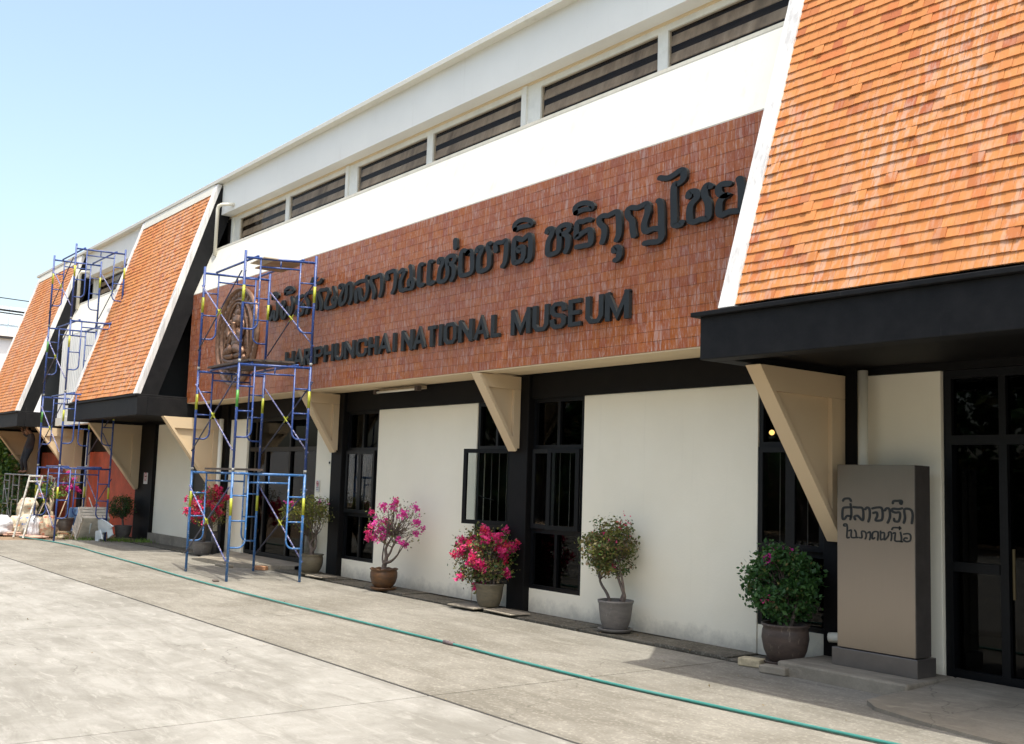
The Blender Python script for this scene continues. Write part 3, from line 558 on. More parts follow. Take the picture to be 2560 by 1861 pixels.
# ---------------- ground floor
Y=8.46
P('lintel_beam',BLACK_SHADED,(X0,-25.6,8.44,8.64,2.68,3.0),(-25.6,X1,8.43,8.64,2.69,3.0))
def pier(x,w=.36,z1=2.99,nm='column'): return P(nm,BLACK_SHADED,(x-w/2,x+w/2,8.38,8.66,0,z1),bevel=.008)
for x,w_ in ((-35.2,.36),(-30.3,.36),(-20.42,.36),(-15.6,.36),(-10.69,.35),(-5.86,.36),(-1.0,.36)): pier(x,w_)
P('column',BLACK_SHADED,(-25.6,-24.47,8.38,8.66,0,2.69))
for a,b,z0 in ((-24.46,-22.3,.2),(-20.24+.01,-19.40,.0),(-16.47,-15.79,0),(-14.40,-11.74,0),(-9.53,-6.88,0),(-5.66,-4.90,0),(1,11.98,0)):
    P('wall_panel',WALL,(a,b,Y,8.62,z0,2.69),bevel=.006)
P('wall_base',WALL,(-15.41,-14.405,Y+.01,8.62,0,.29),(-11.735,-10.87,Y+.01,8.62,0,.29),(-10.51,-9.535,Y+.01,8.62,0,.29),(-6.875,-6.045,Y+.01,8.62,0,.29))
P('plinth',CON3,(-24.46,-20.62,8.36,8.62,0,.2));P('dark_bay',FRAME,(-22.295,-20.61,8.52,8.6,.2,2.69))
# red wall of the left wing
P('red_wall',RED,(-35.0,-30.5,8.50,8.6,.0,2.08),(-30.1,-25.61,8.50,8.6,.0,2.08));P('transom_glass',FRAME,(-35.0,-30.5,8.55,8.6,2.1,2.68),(-30.1,-25.61,8.55,8.6,2.1,2.68))
# windows of the ground floor
def frame_rect(m,x0,x1,y0,y1,z0,z1,t):
    m.box(x0,x1,y0,y1,z1-t,z1).box(x0,x1,y0,y1,z0,z0+t).box(x0,x0+t,y0,y1,z0+t,z1-t).box(x1-t,x1,y0,y1,z0+t,z1-t)
def sash(h,hx,w,z0,z1,ang,side):
    # casement leaf hinged at hx; side=-1 leaf runs to -x, +1 to +x
    s=holder('casement',h) if False else None
    m=MB();frame_rect(m,0 if side>0 else -w,w if side>0 else 0,0,.035,z0,z1,.055);o=m.build('sash',FRAME,h);o.location=(hx,8.43,0);o.rotation_euler=(0,0,ang)
    g=MB().box(.05 if side>0 else -w+.05,w-.05 if side>0 else -.05,.014,.018,z0+.05,z1-.05).build('pane',CLEAR,None);g.parent=o
    return o
def gwin(x0,x1,sashes,z0=.29,mid=None):
    h=holder('window',B);m=MB();y0,y1=8.475,8.56
    frame_rect(m,x0,x1,y0,y1,z0,2.69,.05)
    for zt in (1.02,2.06): m.box(x0+.05,x1-.05,y0,y1,zt-.035,zt+.035)
    mid=mid or (x0+x1)/2
    m.box(mid-.025,mid+.025,y0+.004,y1-.004,z0+.05,.985).box(mid-.025,mid+.025,y0+.004,y1-.004,2.095,2.64)
    m.build('frame',FRAME,h)
    for a,b,c,d in ((x0+.05,mid-.025,z0+.05,.985),(mid+.025,x1-.05,z0+.05,.985),(x0+.05,mid-.025,2.095,2.64),(mid+.025,x1-.05,2.095,2.64)):
        MB().box(a,b,8.515,8.519,c,d).build('pane',GLASS,h)
    bars=MB()
    for q in range(1,5):
        xx=x0+(x1-x0)*q/5;bars.tube([(xx,8.60,1.05),(xx,8.60,2.03)],.005,6)
    bars.build('security_bar',DSTEEL,h)
    for hx,w_,ang,side in sashes: sash(h,hx,w_,1.045,2.045,ang,side)
gwin(-15.41,-14.405,[(-15.36,.46,0.0,1),(-14.45,.46,0,-1)])
gwin(-11.735,-10.87,[(-10.90,.80,math.radians(17),-1)])
gwin(-10.51,-9.535,[(-10.47,.45,0,1),(-9.57,.48,math.radians(14),-1)])
gwin(-6.875,-6.045,[(-6.85,.39,0,1),(-6.07,.39,0,-1)])
st_=MB().tube([(-11.45,8.31,1.42),(-11.30,8.46,1.36)],.008,6).build('window_stay',FRAME,B)
# entrance in the far bay
def doorway(x0,x1,z0,z1,leaf):
    h=holder('entrance_door',B);m=MB();y0,y1=8.50,8.60
    frame_rect(m,x0,x1,y0,y1,z0,z1,.07);m.box(x0+.07,x1-.07,y0,y1,2.05,2.13)
    for xx in leaf: m.box(xx-.035,xx+.035,y0+.003,y1-.003,z0+.07,2.05)
    for xx in leaf[::2]: m.box(xx-.03,xx+.03,y0+.003,y1-.003,2.13,z1-.07)
    m.build('frame',FRAME,h);L=[x0+.07]+list(leaf)+[x1-.07]
    for i in range(len(L)-1):
        MB().box(L[i]+.03,L[i+1]-.03,8.545,8.549,z0+.07,2.05).build('pane',GLASS,h)
    MB().box(x0+.07,x1-.07,8.545,8.549,2.13,z1-.07).build('pane',GLASS,h)
    return h
doorway(-19.39,-16.475,.10,2.69,[-19.08,-18.62,-17.6])
h=doorway(-4.895,-1.20,.10,2.69,[-4.38,-3.4,-2.5,-1.9])
MB().box(-4.82,-4.42,8.498,8.6,.98,1.06).build('mid_rail',FRAME,h)
MB().tube([(-4.27,8.44,.80),(-4.27,8.44,1.20)],.013,8).build('handle',simple('brass',(.12,.095,.055),.5,.1,5,metal=1),h)
MB().box(-18.4,-16.6,8.62,10.5,.121,.128).build('pale_floor',simple('floor_tile',(.6,.58,.52),.5),B)  # pale sheet laid over the dark floor inside the far door
# ---------------- brackets
def bracket(x,big=True,dx=-.0):
    h=holder('bracket',B);yi=8.375
    if big: zt,yt,zb=2.695,7.16,1.17
    else: zt,yt,zb=2.98,7.70,2.02
    t=.10
    MB().prism([(yi,zt),(yt,zt),(yi-.05,zb),(yi,zb)],x-t,x).build('web',BRACKET,h,bevel=.004)
    sl=(zt-zb)/(yi-.05-yt)
    tb,wb=(.22,.20) if big else (.17,.11)
    # raised bands along head and wall, lip on the slope
    def ys(z): return yt+(zt-z)/sl
    MB().prism([(yi-.004,zt-.004),(yt+.02,zt-.004),(ys(zt-tb)+.02,zt-tb),(yi-.004,zt-tb)],x+.0005,x+.045).build('head_band',BRACKET,h)
    z2=zt-tb-.003
    zc=zt-(yi-wb-yt)*sl+.03
    MB().prism([(yi-.004,z2),(yi-wb,z2),(yi-wb,zc),(yi-.054,zb+.03),(yi-.004,zb+.03)],x+.0005,x+.045).build('wall_band',BRACKET,h)
    o=.012
    MB().prism([(yt-.02,zt-.006),(yt+.035,zt-.006),(yi-.03,zb+.05),(yi-.06,zb-.01)],x-t-o,x+.052).build('lip',BRACKET,h,bevel=.004)
for x,bg_ in ((-35.05,1),(-30.25,1),(-25.42,1),(-20.46,1),(-15.60,0),(-10.72,0),(-5.84,1),(-1.05,1)): bracket(x,bool(bg_))
# ---------------- pipes
def pipe(name,pts,r,m=None,parent=B): return MB().tube(pts,r,12).build(name,m or PIPE,parent,smooth=True)
pipe('downpipe',[(-20.05,8.16,7.06),(-20.30,8.00,7.07),(-20.375,7.97,7.05),(-20.40,7.96,6.99),(-20.41,7.96,6.02)],.036)
pipe('downpipe',[(-30.0,8.16,7.06),(-30.2,8.0,7.07),(-30.27,7.97,7.0),(-30.28,7.97,6.02)],.045)
pipe('downpipe',[(-5.56,8.3,2.72),(-5.56,8.3,.40),(-5.60,8.28,.33),(-5.86,8.22,.31)],.045)
pipe('downpipe',[(-20.30,8.28,2.7),(-20.30,8.28,.46)],.045);pipe('downpipe',[(-20.30,8.28,.44),(-20.30,8.28,.0)],.062,POTG)
pipe('downpipe',[(-29.4,8.3,2.6),(-29.4,8.3,.4)],.06)
pipe('downpipe',[(-16.30,8.33,.66),(-16.30,8.33,.0)],.085,POTV)
# ---------------- entrance aprons and steps
def apron(name,poly,h0,h1,mat,edge=None):
    # poly (x,y); height grows towards the wall
    ys=[p[1] for p in poly];a,b=min(ys),max(ys)
    n=len(poly);v=[(x,y,-.02) for x,y in poly]+[(x,y,h0+(h1-h0)*min(1,(y-a)/(b-a)*1.6)) for x,y in poly]
    area=sum(poly[i][0]*poly[(i+1)%n][1]-poly[(i+1)%n][0]*poly[i][1] for i in range(n))
    m=MB();f=[tuple(range(n,2*n)),tuple(range(n))[::-1]]+[(i,(i+1)%n,n+(i+1)%n,n+i) for i in range(n)]
    if area<0: f=[q[::-1] for q in f]
    bm=m.add(v,f);return struct(bm.build(name,mat))
m=MB()
st=struct(MB().box(-6.05,-4.78,7.72,8.455,-.02,.115).build('entrance_step',CON3,bevel=.02))
# curved apron, a fan of strips rising to the door
pts=[(-4.80,7.74),(-4.84,7.45),(-4.83,7.25),(-4.66,7.10),(-4.3,7.0),(-3.9,6.93),(-3.4,6.87),(-2.6,6.83),(-1.0,6.8),(4,6.8)]
v=[];f=[]
for x,y in pts:
    v+=[(x,y,-.02),(x,y,.018+.035*min(1,max(0,(y-6.8)*1.2))),(max(x,-4.775),min(8.0,y+.75),.085),(max(x,-4.775),8.46,.112)]
for i in range(len(pts)-1):
    for j in range(3): a=i*4+j;b=a+4;f.append((a,b,b+1,a+1))
f.append((0,1,2,3))
struct(MB().add(v,f).build('apron',CON3))
v=[];f=[]
pts=[(-19.9,8.0),(-19.3,7.45),(-18.6,7.40),(-17.9,7.45),(-17.35,7.55),(-16.8,7.85),(-16.55,8.2)]
for x,y in pts: v+=[(x,y,-.02),(x,y,.075 if x>-19 else .02),(x,8.46,.10)]
for i in range(len(pts)-1):
    for j in range(2): a=i*3+j;b=a+3;f.append((a,b,b+1,a+1))
struct(MB().add(v,f).build('apron',CON3))
def brick(x,y,rz,s=(.2,.1,.07),m=None,label='',z=0,rx=0,cat='brick',name='brick',grp=None):
    o=MB().box(-s[0]/2,s[0]/2,-s[1]/2,s[1]/2,0,s[2]).build(name,m or CON3,None,bevel=.012)
    o.location=(x,y,z);o.rotation_euler=(rx,0,rz);return tag(o,label,cat,grp)
brick(-6.42,7.83,.25,(.22,.14,.075),PALEB2:=simple('pale_stone',(.48,.40,.26),.85,.3,14,bump=.4),'pale yellowish stone block in front of the round green pot plant')
brick(-6.05,7.70,.15,(.26,.13,.07),CON3,'grey stone block lying against the step left of the steel pillar')
brick(-16.83,7.72,.5,(.22,.10,.07),WOODB:=simple('clay_brick',(.40,.20,.10),.85,.3,16,bump=.4),'orange brick at the corner of the far door apron')
brick(-17.6,7.38,.1,(.5,.09,.05),CON3,'grey kerb piece before the far door apron')
brick(-15.30,6.30,-.3,(.20,.09,.015),DKWOOD,'small dark board under the near foot of the closer scaffold',cat='board',name='board')
for i,(x,y,a,s) in enumerate(((-11.0,7.92,.05,(.55,.34,.022)),(-10.35,8.0,-.06,(.60,.30,.018)),(-15.2,8.0,.05,(.5,.30,.02)))):
    brick(x,y,a,s,CON3,['cracked pale slab under the pink flowered pot by the pillar','cracked slab right of the pink flowered pot, at the pillar foot','slab on the gutter right of the olive pot'][i],z=.024,cat='slab',name='loose_slab')
# ---------------- pots and plants
def leafquad(m,p,s,t,flat=.5,asp=.55):
    n=Vector((R.gauss(0,1),R.gauss(0,1),R.gauss(flat,1))).normalized();u=n.orthogonal().normalized();w_=n.cross(u)
    a=R.uniform(0,6.28);d=u*math.cos(a)+w_*math.sin(a);e=n.cross(d);p=Vector(p)
    m.add([p-d*s*.5,p+e*s*asp*.5-n*s*.05,p+d*s*.5,p-e*s*asp*.5-n*s*.05],[(0,1,2),(0,2,3)],t)
def floret(m,p,s,t):
    for k in range(3):
        a=k*2.09+R.uniform(0,1);p=Vector(p)
        n=Vector((R.gauss(0,.6),R.gauss(-.5,.6),R.gauss(.4,.6))).normalized();u=n.orthogonal().normalized();w_=n.cross(u)
        d=u*math.cos(a)+w_*math.sin(a);e=n.cross(d)
        m.add([p,p+d*s*.5+e*s*.38,p+d*s,p+d*s*.5-e*s*.38],[(0,1,2),(0,2,3)],t)
def plant(name,label,cat,x,y,z0,ph,pr,potm,trunks,C,rad,leafs,flowers,potstyle=0,saucer=True,leafsize=.04,ncl=26,cl=.10,shell=.55,soilm=True,fl_bias=(0,0,0),twigs=True,group='potted plants along the museum wall',barkm=None,fs=.032,scal=False):
    T=thing(name,label,cat,(x,y,z0),group)
    s=z0+.028 if saucer else z0
    if saucer: MB().lathe([(0,z0+.002),(pr*.86,z0),(pr*1.0,z0+.035),(pr*.96,z0+.038),(pr*.84,z0+.02),(0,z0+.018)],x,y,26).build('saucer',potm,T,smooth=True)
    h=ph
    if potstyle==0: prof=[(0,s),(pr*.66,s),(pr*.70,s+.02*h),(pr*.90,s+.30*h),(pr*1.0,s+.62*h),(pr*.97,s+.82*h),(pr*.93,s+.90*h),(pr*1.02,s+.95*h),(pr*1.02,s+h),(pr*.90,s+h),(pr*.86,s+.9*h),(pr*.85,s+.80*h)]
    elif potstyle==1: prof=[(0,s),(pr*.68,s),(pr*.72,s+.05*h),(pr*.85,s+.3*h),(pr*.94,s+.7*h),(pr*.96,s+.86*h),(pr*1.02,s+.93*h),(pr*1.03,s+h),(pr*.92,s+h),(pr*.88,s+.8*h)]
    else: prof=[(0,s),(pr*.60,s),(pr*.66,s+.04*h),(pr*.86,s+.25*h),(pr*.98,s+.55*h),(pr*.98,s+.8*h),(pr*.92,s+.9*h),(pr*1.03,s+.97*h),(pr*1.03,s+h),(pr*.9,s+h),(pr*.86,s+.8*h)]
    o=MB().lathe(prof,x,y,36,wob=.006).build('pot',potm,T,smooth=True)
    if scal:
        for vv in o.data.vertices:
            if vv.co.z>s+.94*h:
                a=math.atan2(vv.co.y-y,vv.co.x-x);vv.co.z+=.008*math.sin(a*9)
    MB().lathe([(pr*.87,s+h*.84),(pr*.5,s+h*.87),(0,s+h*.88)],x,y,18).build('soil',SOILP,T)
    zs=s+h*.84;bm=MB();tips=[]
    for tr in trunks:
        pts=[Vector((x+a,y+b,zs+c)) for a,b,c,_ in tr];sp=smooth_path(pts,4)
        rr=[]
        for i in range(len(tr)-1):
            for j in range(4): rr.append(tr[i][3]+(tr[i+1][3]-tr[i][3])*j/4)
        rr.append(tr[-1][3]);bm.tube(sp,rr,9);tips.append((sp[-1],rr[-1]));tips.append((sp[len(sp)*2//3],rr[len(rr)*2//3]))
    cc=Vector(C);cl_=[]
    for i in range(ncl):
        while True:
            p=Vector((R.uniform(-1,1),R.uniform(-1,1),R.uniform(-1,1)))
            if shell<p.length<1: break
        p=Vector((p.x*rad[0],p.y*rad[1],p.z*rad[2]))+cc;cl_.append(p)
        tp,tr_=min(tips,key=lambda q:(q[0]-p).length+R.uniform(0,.15))
        mid=tp.lerp(p,.5)+Vector((R.gauss(0,.03),R.gauss(0,.03),R.gauss(0,.035)))
        if twigs: bm.tube([tp,tp.lerp(mid,.5)+Vector((R.gauss(0,.012),R.gauss(0,.012),.01)),mid,p],[min(tr_,.011)*1.0,.0065,.005,.0025],5)
    if barkm is None: barkm=BARK
    bm.build('branches',barkm,T,smooth=True)
    m=MB()
    for lm,nl,ls in leafs:
        m=MB()
        for i in range(nl):
            c=R.choice(cl_);leafquad(m,c+Vector((R.gauss(0,cl),R.gauss(0,cl),R.gauss(0,cl*.8))),ls*R.uniform(.6,1.3),R.random())
        m.build('foliage',lm,T,kind='stuff')
    for fm,nf,fcl,test in flowers:
        m=MB();cand=[c for c in cl_ if test(c-cc)] or cl_
        sub=[];
        for i in range(fcl):
            c=R.choice(cand);d=(c-cc);sub.append(c+d*R.uniform(.02,.16)+Vector((R.gauss(0,.04),R.gauss(0,.04),R.gauss(0,.04))))
        for i in range(nf):
            c=R.choice(sub);floret(m,c+Vector((R.gauss(0,.022),R.gauss(0,.022),R.gauss(0,.022))),fs*R.uniform(.7,1.2),R.random())
        m.build('flowers',fm,T,kind='stuff')
    return T
plant('potted_bougainvillea','round dense dark green bush with few red blooms in brown pot','potted plant',-6.22,8.06,.03,.34,.215,POTB,[[(0,0,0,.03),(.02,0,.2,.025),(-.02,0,.35,.02)],[(.05,0,0,.02),(.1,.03,.25,.015)],[(-.06,0,0,.02),(-.12,0,.25,.014)]],(-6.25,8.06,.76),(.31,.30,.30),[(LDK,6500,.055),(LOL,420,.045)],[(FMG,70,6,lambda d:d.z>.2),(FPK,30,4,lambda d:d.z<.05 and d.x<0)],0,True,ncl=90,cl=.055,shell=.45)
plant('potted_bougainvillea','sparse olive leaved shrub on two bent stems in grey speckled pot','potted plant',-8.57,8.14,.02,.31,.195,POTG,[[(-.09,0,0,.022),(-.14,.0,.10,.017),(-.24,0,.20,.015),(-.26,.0,.27,.012),(-.16,0,.38,.009)],[(.09,0,0,.028),(.12,0,.06,.024),(.13,0,.12,.02),(.05,0,.26,.016),(-.04,0,.42,.012),(-.09,0,.50,.008)],[(.08,0,.05,.02),(.12,0,.15,.015),(.09,0,.3,.012),(.02,0,.45,.008)]],(-8.70,8.14,.92),(.33,.30,.29),[(LOL,3600,.042),(LDK,900,.036),(LYL,300,.035)],[(FRD,16,6,lambda d:d.x>.02 and d.z>.12),(FOR,26,6,lambda d:d.length>.15),(FPK,12,4,lambda d:d.x>.1)],1,True,ncl=64,cl=.05,shell=.25,fs=.026)
plant('potted_bougainvillea','bushy shrub covered in hot pink blooms beside the black pillar','potted plant',-10.80,8.06,.046,.29,.185,POTV,[[(0,0,0,.02),(.02,0,.12,.016),(-.03,0,.25,.012)],[(-.08,0,0,.016),(-.1,0,.15,.012)],[(.08,0,0,.018),(.1,0,.14,.012)]],(-10.96,8.06,.66),(.44,.33,.40),[(LOL,2600,.042),(LDK,1100,.038),(LYL,300,.035)],[(FPK,1500,60,lambda d:d.z>-.05),(FRD,420,26,lambda d:d.z>.02),(FPK,200,12,lambda d:d.z<0)],1,False,ncl=80,cl=.065,shell=.3,fs=.038)
plant('potted_bougainvillea','bonsai-like magenta flowered tree on a twisted trunk in amber pot','potted plant',-13.25,7.98,.02,.27,.20,POTO,[[(0,0,0,.045),(.0,0,.08,.036),(.03,0,.14,.032),(.05,0,.22,.026),(.02,0,.32,.02),(.12,0,.44,.014),(.2,0,.52,.01)],[(.02,0,.13,.03),(.15,0,.15,.02),(.26,0,.20,.016),(.36,0,.27,.012)],[(.05,0,.2,.02),(.15,0,.28,.016),(.24,0,.42,.01)],[(-.02,0,.1,.016),(-.06,0,.2,.012),(-.02,0,.4,.008)]],(-13.03,7.98,.97),(.53,.34,.34),[(LOL,520,.034)],[(FMG,430,40,lambda d:d.length>.2),(FPK,210,12,lambda d:d.x<-.2)],2,True,ncl=84,cl=.06,shell=.4,fs=.036,scal=True)
plant('potted_bougainvillea','wide yellow green bush in olive glazed pot behind the scaffold','potted plant',-15.68,8.06,.02,.30,.195,POTV,[[(0,0,0,.045),(.0,0,.12,.035),(-.05,0,.2,.025),(.05,0,.3,.018)],[(0,0,.05,.02),(.12,0,.18,.016),(.12,0,.36,.012)],[(-.02,0,.14,.02),(-.16,0,.28,.014),(-.2,0,.36,.01)]],(-15.93,8.06,1.02),(.50,.34,.22),[(LYL,1300,.045),(LOL,1500,.038),(LDK,300,.03)],[(FMG,50,5,lambda d:d.x>0)],2,True,ncl=60,cl=.07,shell=.3)
plant('potted_bougainvillea','red flowering bush in grey pot left of the closer scaffold','potted plant',-20.15,7.98,.02,.25,.20,POTG,[[(0,0,0,.035),(.06,0,.12,.03),(.12,0,.25,.022)],[(.05,0,.1,.02),(-.05,0,.3,.012)]],(-20.0,7.98,.92),(.44,.36,.42),[(LYL,600,.04),(LDK,500,.035),(LOL,500,.035)],[(FRD,900,40,lambda d:d.length>.1),(FPK,420,24,lambda d:d.x<.1)],1,False,ncl=60,cl=.07,shell=.3,fs=.042)
plant('potted_shrub','clipped dark green ball shrub in wide grey pot before the red wall','potted plant',-25.35,8.08,.02,.27,.20,POTG,[[(0,0,0,.03),(-.06,0,.12,.025),(-.1,0,.22,.02)]],(-25.55,8.08,.76),(.27,.26,.28),[(LDK,2600,.04)],[],1,True,ncl=50,cl=.06,shell=.3)
plant('potted_bougainvillea','thin stemmed purple flowered plant in dark square-rimmed pot','potted plant',-27.9,7.45,.05,.33,.20,POTG,[[(-.02,0,0,.022),(.02,0,.3,.016),(0,0,.7,.01)],[(.03,0,0,.022),(.22,0,.3,.016),(.3,0,.6,.012),(.2,0,.8,.008)]],(-27.75,7.45,1.2),(.30,.2,.26),[(LOL,240,.05)],[(FMG,220,12,lambda d:True)],1,False,ncl=22,cl=.06,shell=.2,fs=.05,group='potted plants among the building rubble')
plant('potted_adenium','pale stemmed desert rose with light leaves and pink blooms','potted plant',-27.3,6.95,.05,.3,.18,POTV,[[(0,0,0,.05),(0,0,.25,.04),(-.3,-.1,.5,.02),(-.8,-.15,.62,.012)],[(0,0,.2,.035),(-.1,0,.5,.022),(-.5,0,.72,.016),(-.75,0,.85,.01)],[(0,0,.25,.03),(.1,0,.55,.02),(.0,0,.8,.012)]],(-27.65,6.95,1.12),(.75,.2,.25),[(LBR,420,.10)],[(FPL,60,9,lambda d:True),(FPK,24,3,lambda d:True)],1,False,ncl=16,cl=.06,shell=.4,barkm=PALEB,fs=.07,group='potted plants among the building rubble')
# bush left of the building
def bush(name,label,cat,C,rad,mats,n,ls,fl=None,ncl=90,cl=.2,trunk=True):
    T=thing(name,label,cat,(C[0],C[1],0));cc=Vector(C);cl_=[];bm=MB()
    for i in range(ncl):
        while True:
            p=Vector((R.uniform(-1,1),R.uniform(-1,1),R.uniform(-1,1)))
            if .45<p.length<1: break
        p=Vector((p.x*rad[0],p.y*rad[1],p.z*rad[2]))+cc;cl_.append(p)
        if i%2==0:
            b=Vector((C[0]+R.gauss(0,.15)*rad[0],C[1]+R.gauss(0,.15)*rad[1],0));bm.tube([b,b.lerp(p,.5)+Vector((0,0,.2)),p],[.03*rad[2],.02*rad[2],.006],5)
    bm.build('trunk',BARK,T)
    for mt,fr in mats:
        m=MB()
        for i in range(int(n*fr)):
            c=R.choice(cl_);leafquad(m,c+Vector((R.gauss(0,cl),R.gauss(0,cl),R.gauss(0,cl))),ls*R.uniform(.6,1.3),R.random())
        m.build('foliage',mt,T,kind='stuff')
    if fl:
        m=MB()
        for i in range(fl[1]): floret(m,R.choice(cl_)+Vector((R.gauss(0,.2),R.gauss(0,.2),.2)),fl[2],R.random())
        m.build('flowers',fl[0],T,kind='stuff')
    return T
bush('garden_bush','leafy green garden bush with salmon blooms beyond the end of the museum','bush',(-36.6,7.75,1.25),(1.5,1.1,1.35),[(LBR,.6),(LDK,.25),(LOL,.15)],15000,.15,(FPL,40,.12),cl=.15)
bush('garden_bush','low dark undergrowth behind the grey metal frame','bush',(-33.2,7.6,.55),(1.9,.45,.6),[(LDK,.7),(LOL,.3)],6500,.11,None,cl=.12)
# trees on the far side of the yard, mirrored in the panes and the steel
for i,(x,y,r) in enumerate(((-40,-15,5.0),(-31,-16,4.6),(-22,-14.5,5.2),(-13,-16,4.8),(-4,-15,5.2),(5,-16,4.8))):
    bush('yard_tree','tall shade tree across the yard, %s of the row seen from the museum'%('first second third fourth fifth last'.split()[i]),'tree',(x,y,5.2),(r,r*.8,4.2),[(LDK,.8),(LOL,.2)],3800,.55,None,cl=.8,ncl=110)
hd=thing('added_hedge','long dense unseen hedge added opposite the museum to darken reflections','hedge',(-15,-20,0))  # hedge with solid core, added out of view to darken glass and steel reflections
MB().box(-60,22,-20.6,-19.4,0,3.0).build('dark_core',LDK,hd)
m=MB()
for i in range(9000): leafquad(m,(R.uniform(-60,22),-19.4+R.gauss(.1,.12),R.uniform(0,3.2)),.35*R.uniform(.6,1.2),R.random())
m.build('foliage',LDK,hd,kind='stuff')
# ---------------- scaffolds
def scaffold(label,A,Bp,C,D,levels,light):
    cx=sum(p[0] for p in (A,Bp,C,D))/4;cy=sum(p[1] for p in (A,Bp,C,D))/4
    T=thing('scaffold_tower',label,'scaffold',(cx,cy,0),'blue frame scaffold towers');H=1.665
    A,Bp,C,D=[Vector((p[0],p[1],0)) for p in (A,Bp,C,D)]
    for lv in range(levels):
        mt=LBLUE if (light and lv==0) else BLUE;z=lv*H+(0 if lv else .0)
        for (p,q) in ((A,D),(Bp,C)):
            m=MB();d=(q-p);L=d.length;d=d/L;ins=.235
            def pt(s,zz): return p+d*s+Vector((0,0,z+zz))
            r=.021
            m.tube([pt(0,0),pt(0,H+ (.06 if lv==levels-1 else -.004))],r,10).tube([pt(L,0),pt(L,H+(.06 if lv==levels-1 else -.004))],r,10)
            m.tube([pt(0,H-.05),pt(L,H-.05)],r*.95,10).tube([pt(ins,H-.18),pt(L-ins,H-.18)],.014,8)
            m.box(-.001,.001,0,0,0,0) if False else None
            m.tube([pt(L/2,H-.05),pt(L/2,H-.18)],.013,8)
            for s0,sg in ((0,1),(L,-1)):
                a=s0+sg*ins
                arc=[pt(a,H-.05),pt(a,.62)]
                for k in range(1,6):
                    th=math.pi/2*k/5;arc.append(pt(a-sg*.10*(1-math.cos(th)),.62-.12*math.sin(th)))
                arc.append(pt(s0,.50));m.tube(arc,.0145,8)
                for hz in (1.28,.90): m.tube([pt(s0,hz),pt(a,hz)],.0125,8)
                for hz in (1.40,.30): m.tube([pt(s0,hz)+Vector((0,0,0)),pt(s0,hz)+Vector((.05,.0,.0))],.007,6)
            o=m.build('end_frame',mt,T,smooth=True)
            bd=MB()
            for s in (0,L):
                k=R.choice((YEL,GRN,YEL)) 
                z0=.95+R.uniform(-.05,.12);MB().tube([pt(s,z0),pt(s,z0+.26)],r+.0012,10).build('paint_band',k,o,smooth=True)
                if lv: MB().tube([pt(s,-.02),pt(s,.03)],r+.004,10).build('coupling_pin',GREYM,o,smooth=True)
        for (p,q) in ((A,Bp),(D,C)):
            off=(Vector((0,-.03,0)) if p is A else Vector((0,.03,0)))
            if lv==0 and p is D: pass
            for (z0,z1,o2) in ((1.40,.30,0),(.30,1.40,.02)):
                a=p+off*(1+o2)+Vector((0,0,z+z0));b=q+off*(1+o2*30)+Vector((0,0,z+z1))
                o=MB().tube([a,b],.0115,8).build('cross_brace',BRACE if (z0>z1) else BRACED,T,smooth=True)
                c=a.lerp(b,.5);e=(b-a).normalized()*.09;MB().tube([c-e,c+e],.0128,8).build('paint_band',YEL,o,smooth=True)
        # platform rails at the top of each lift
        if lv>=1 or levels>3:
            for t in (.18,.82):
                a=A.lerp(D,t)+Vector((0,0,z+H-.015));b=Bp.lerp(C,t)+Vector((0,0,z+H-.015));MB().tube([a,b],.019,8).build('platform_rail',mt,T,smooth=True)
    return T,H
BRACED=paint('brace_paint_dark',(.035,.04,.09),(.3,.28,.3),.58)
A1,B1,C1,D1=(-16.95,6.46),(-15.19,6.42),(-14.79,7.42),(-16.70,7.52)
_,H=scaffold('three storey blue scaffold tower standing before the round emblem',A1,B1,C1,D1,3,True)
A2,B2,C2,D2=(-26.56,6.38),(-24.76,6.40),(-24.58,7.45),(-26.45,7.45)
scaffold('four storey dark blue scaffold tower at the far end between two mansards',A2,B2,C2,D2,4,False)
def board(label,p,q,wd,z,mat,name='scaffold_board',th=.03,tilt=0):
    p,q=Vector((*p,0)),Vector((*q,0));d=(q-p).normalized();n=Vector((-d.y,d.x,0))*wd/2
    v=[p-n,q-n,q+n,p+n];v=[(a.x,a.y,z) for a in v]+[(a.x,a.y,z+th) for a in v]
    o=MB().add(v,[(0,3,2,1),(4,5,6,7),(0,1,5,4),(1,2,6,5),(2,3,7,6),(3,0,4,7)]).build(name,mat);return tag(o,label,'board')
board('dark brown plywood sheet on the top of the closer scaffold',(-15.9,7.12),(-14.98,7.08),.46,3*H-.055,PLY,th=.016)
board('narrow pale board beside the plywood on the closer scaffold top',(-15.6,6.78),(-14.98,6.74),.20,3*H-.052,PLY2,th=.014)
for i,t in enumerate((.22,.45,.68)):
    a=Vector(A1).lerp(Vector(D1),t) if False else (A1[0]+(D1[0]-A1[0])*t,A1[1]+(D1[1]-A1[1])*t);b=(B1[0]+(C1[0]-B1[0])*t,B1[1]+(C1[1]-B1[1])*t)
    board('dark paint-spattered plank, %s of three on the middle lift of the closer scaffold'%('front middle rear'.split()[i]),a,b,.21,2*H+.012,DKWOOD)
board('weathered plank on the lowest lift of the closer scaffold',(-16.9,6.75),(-15.0,6.72),.20,H+.0,DKWOOD)
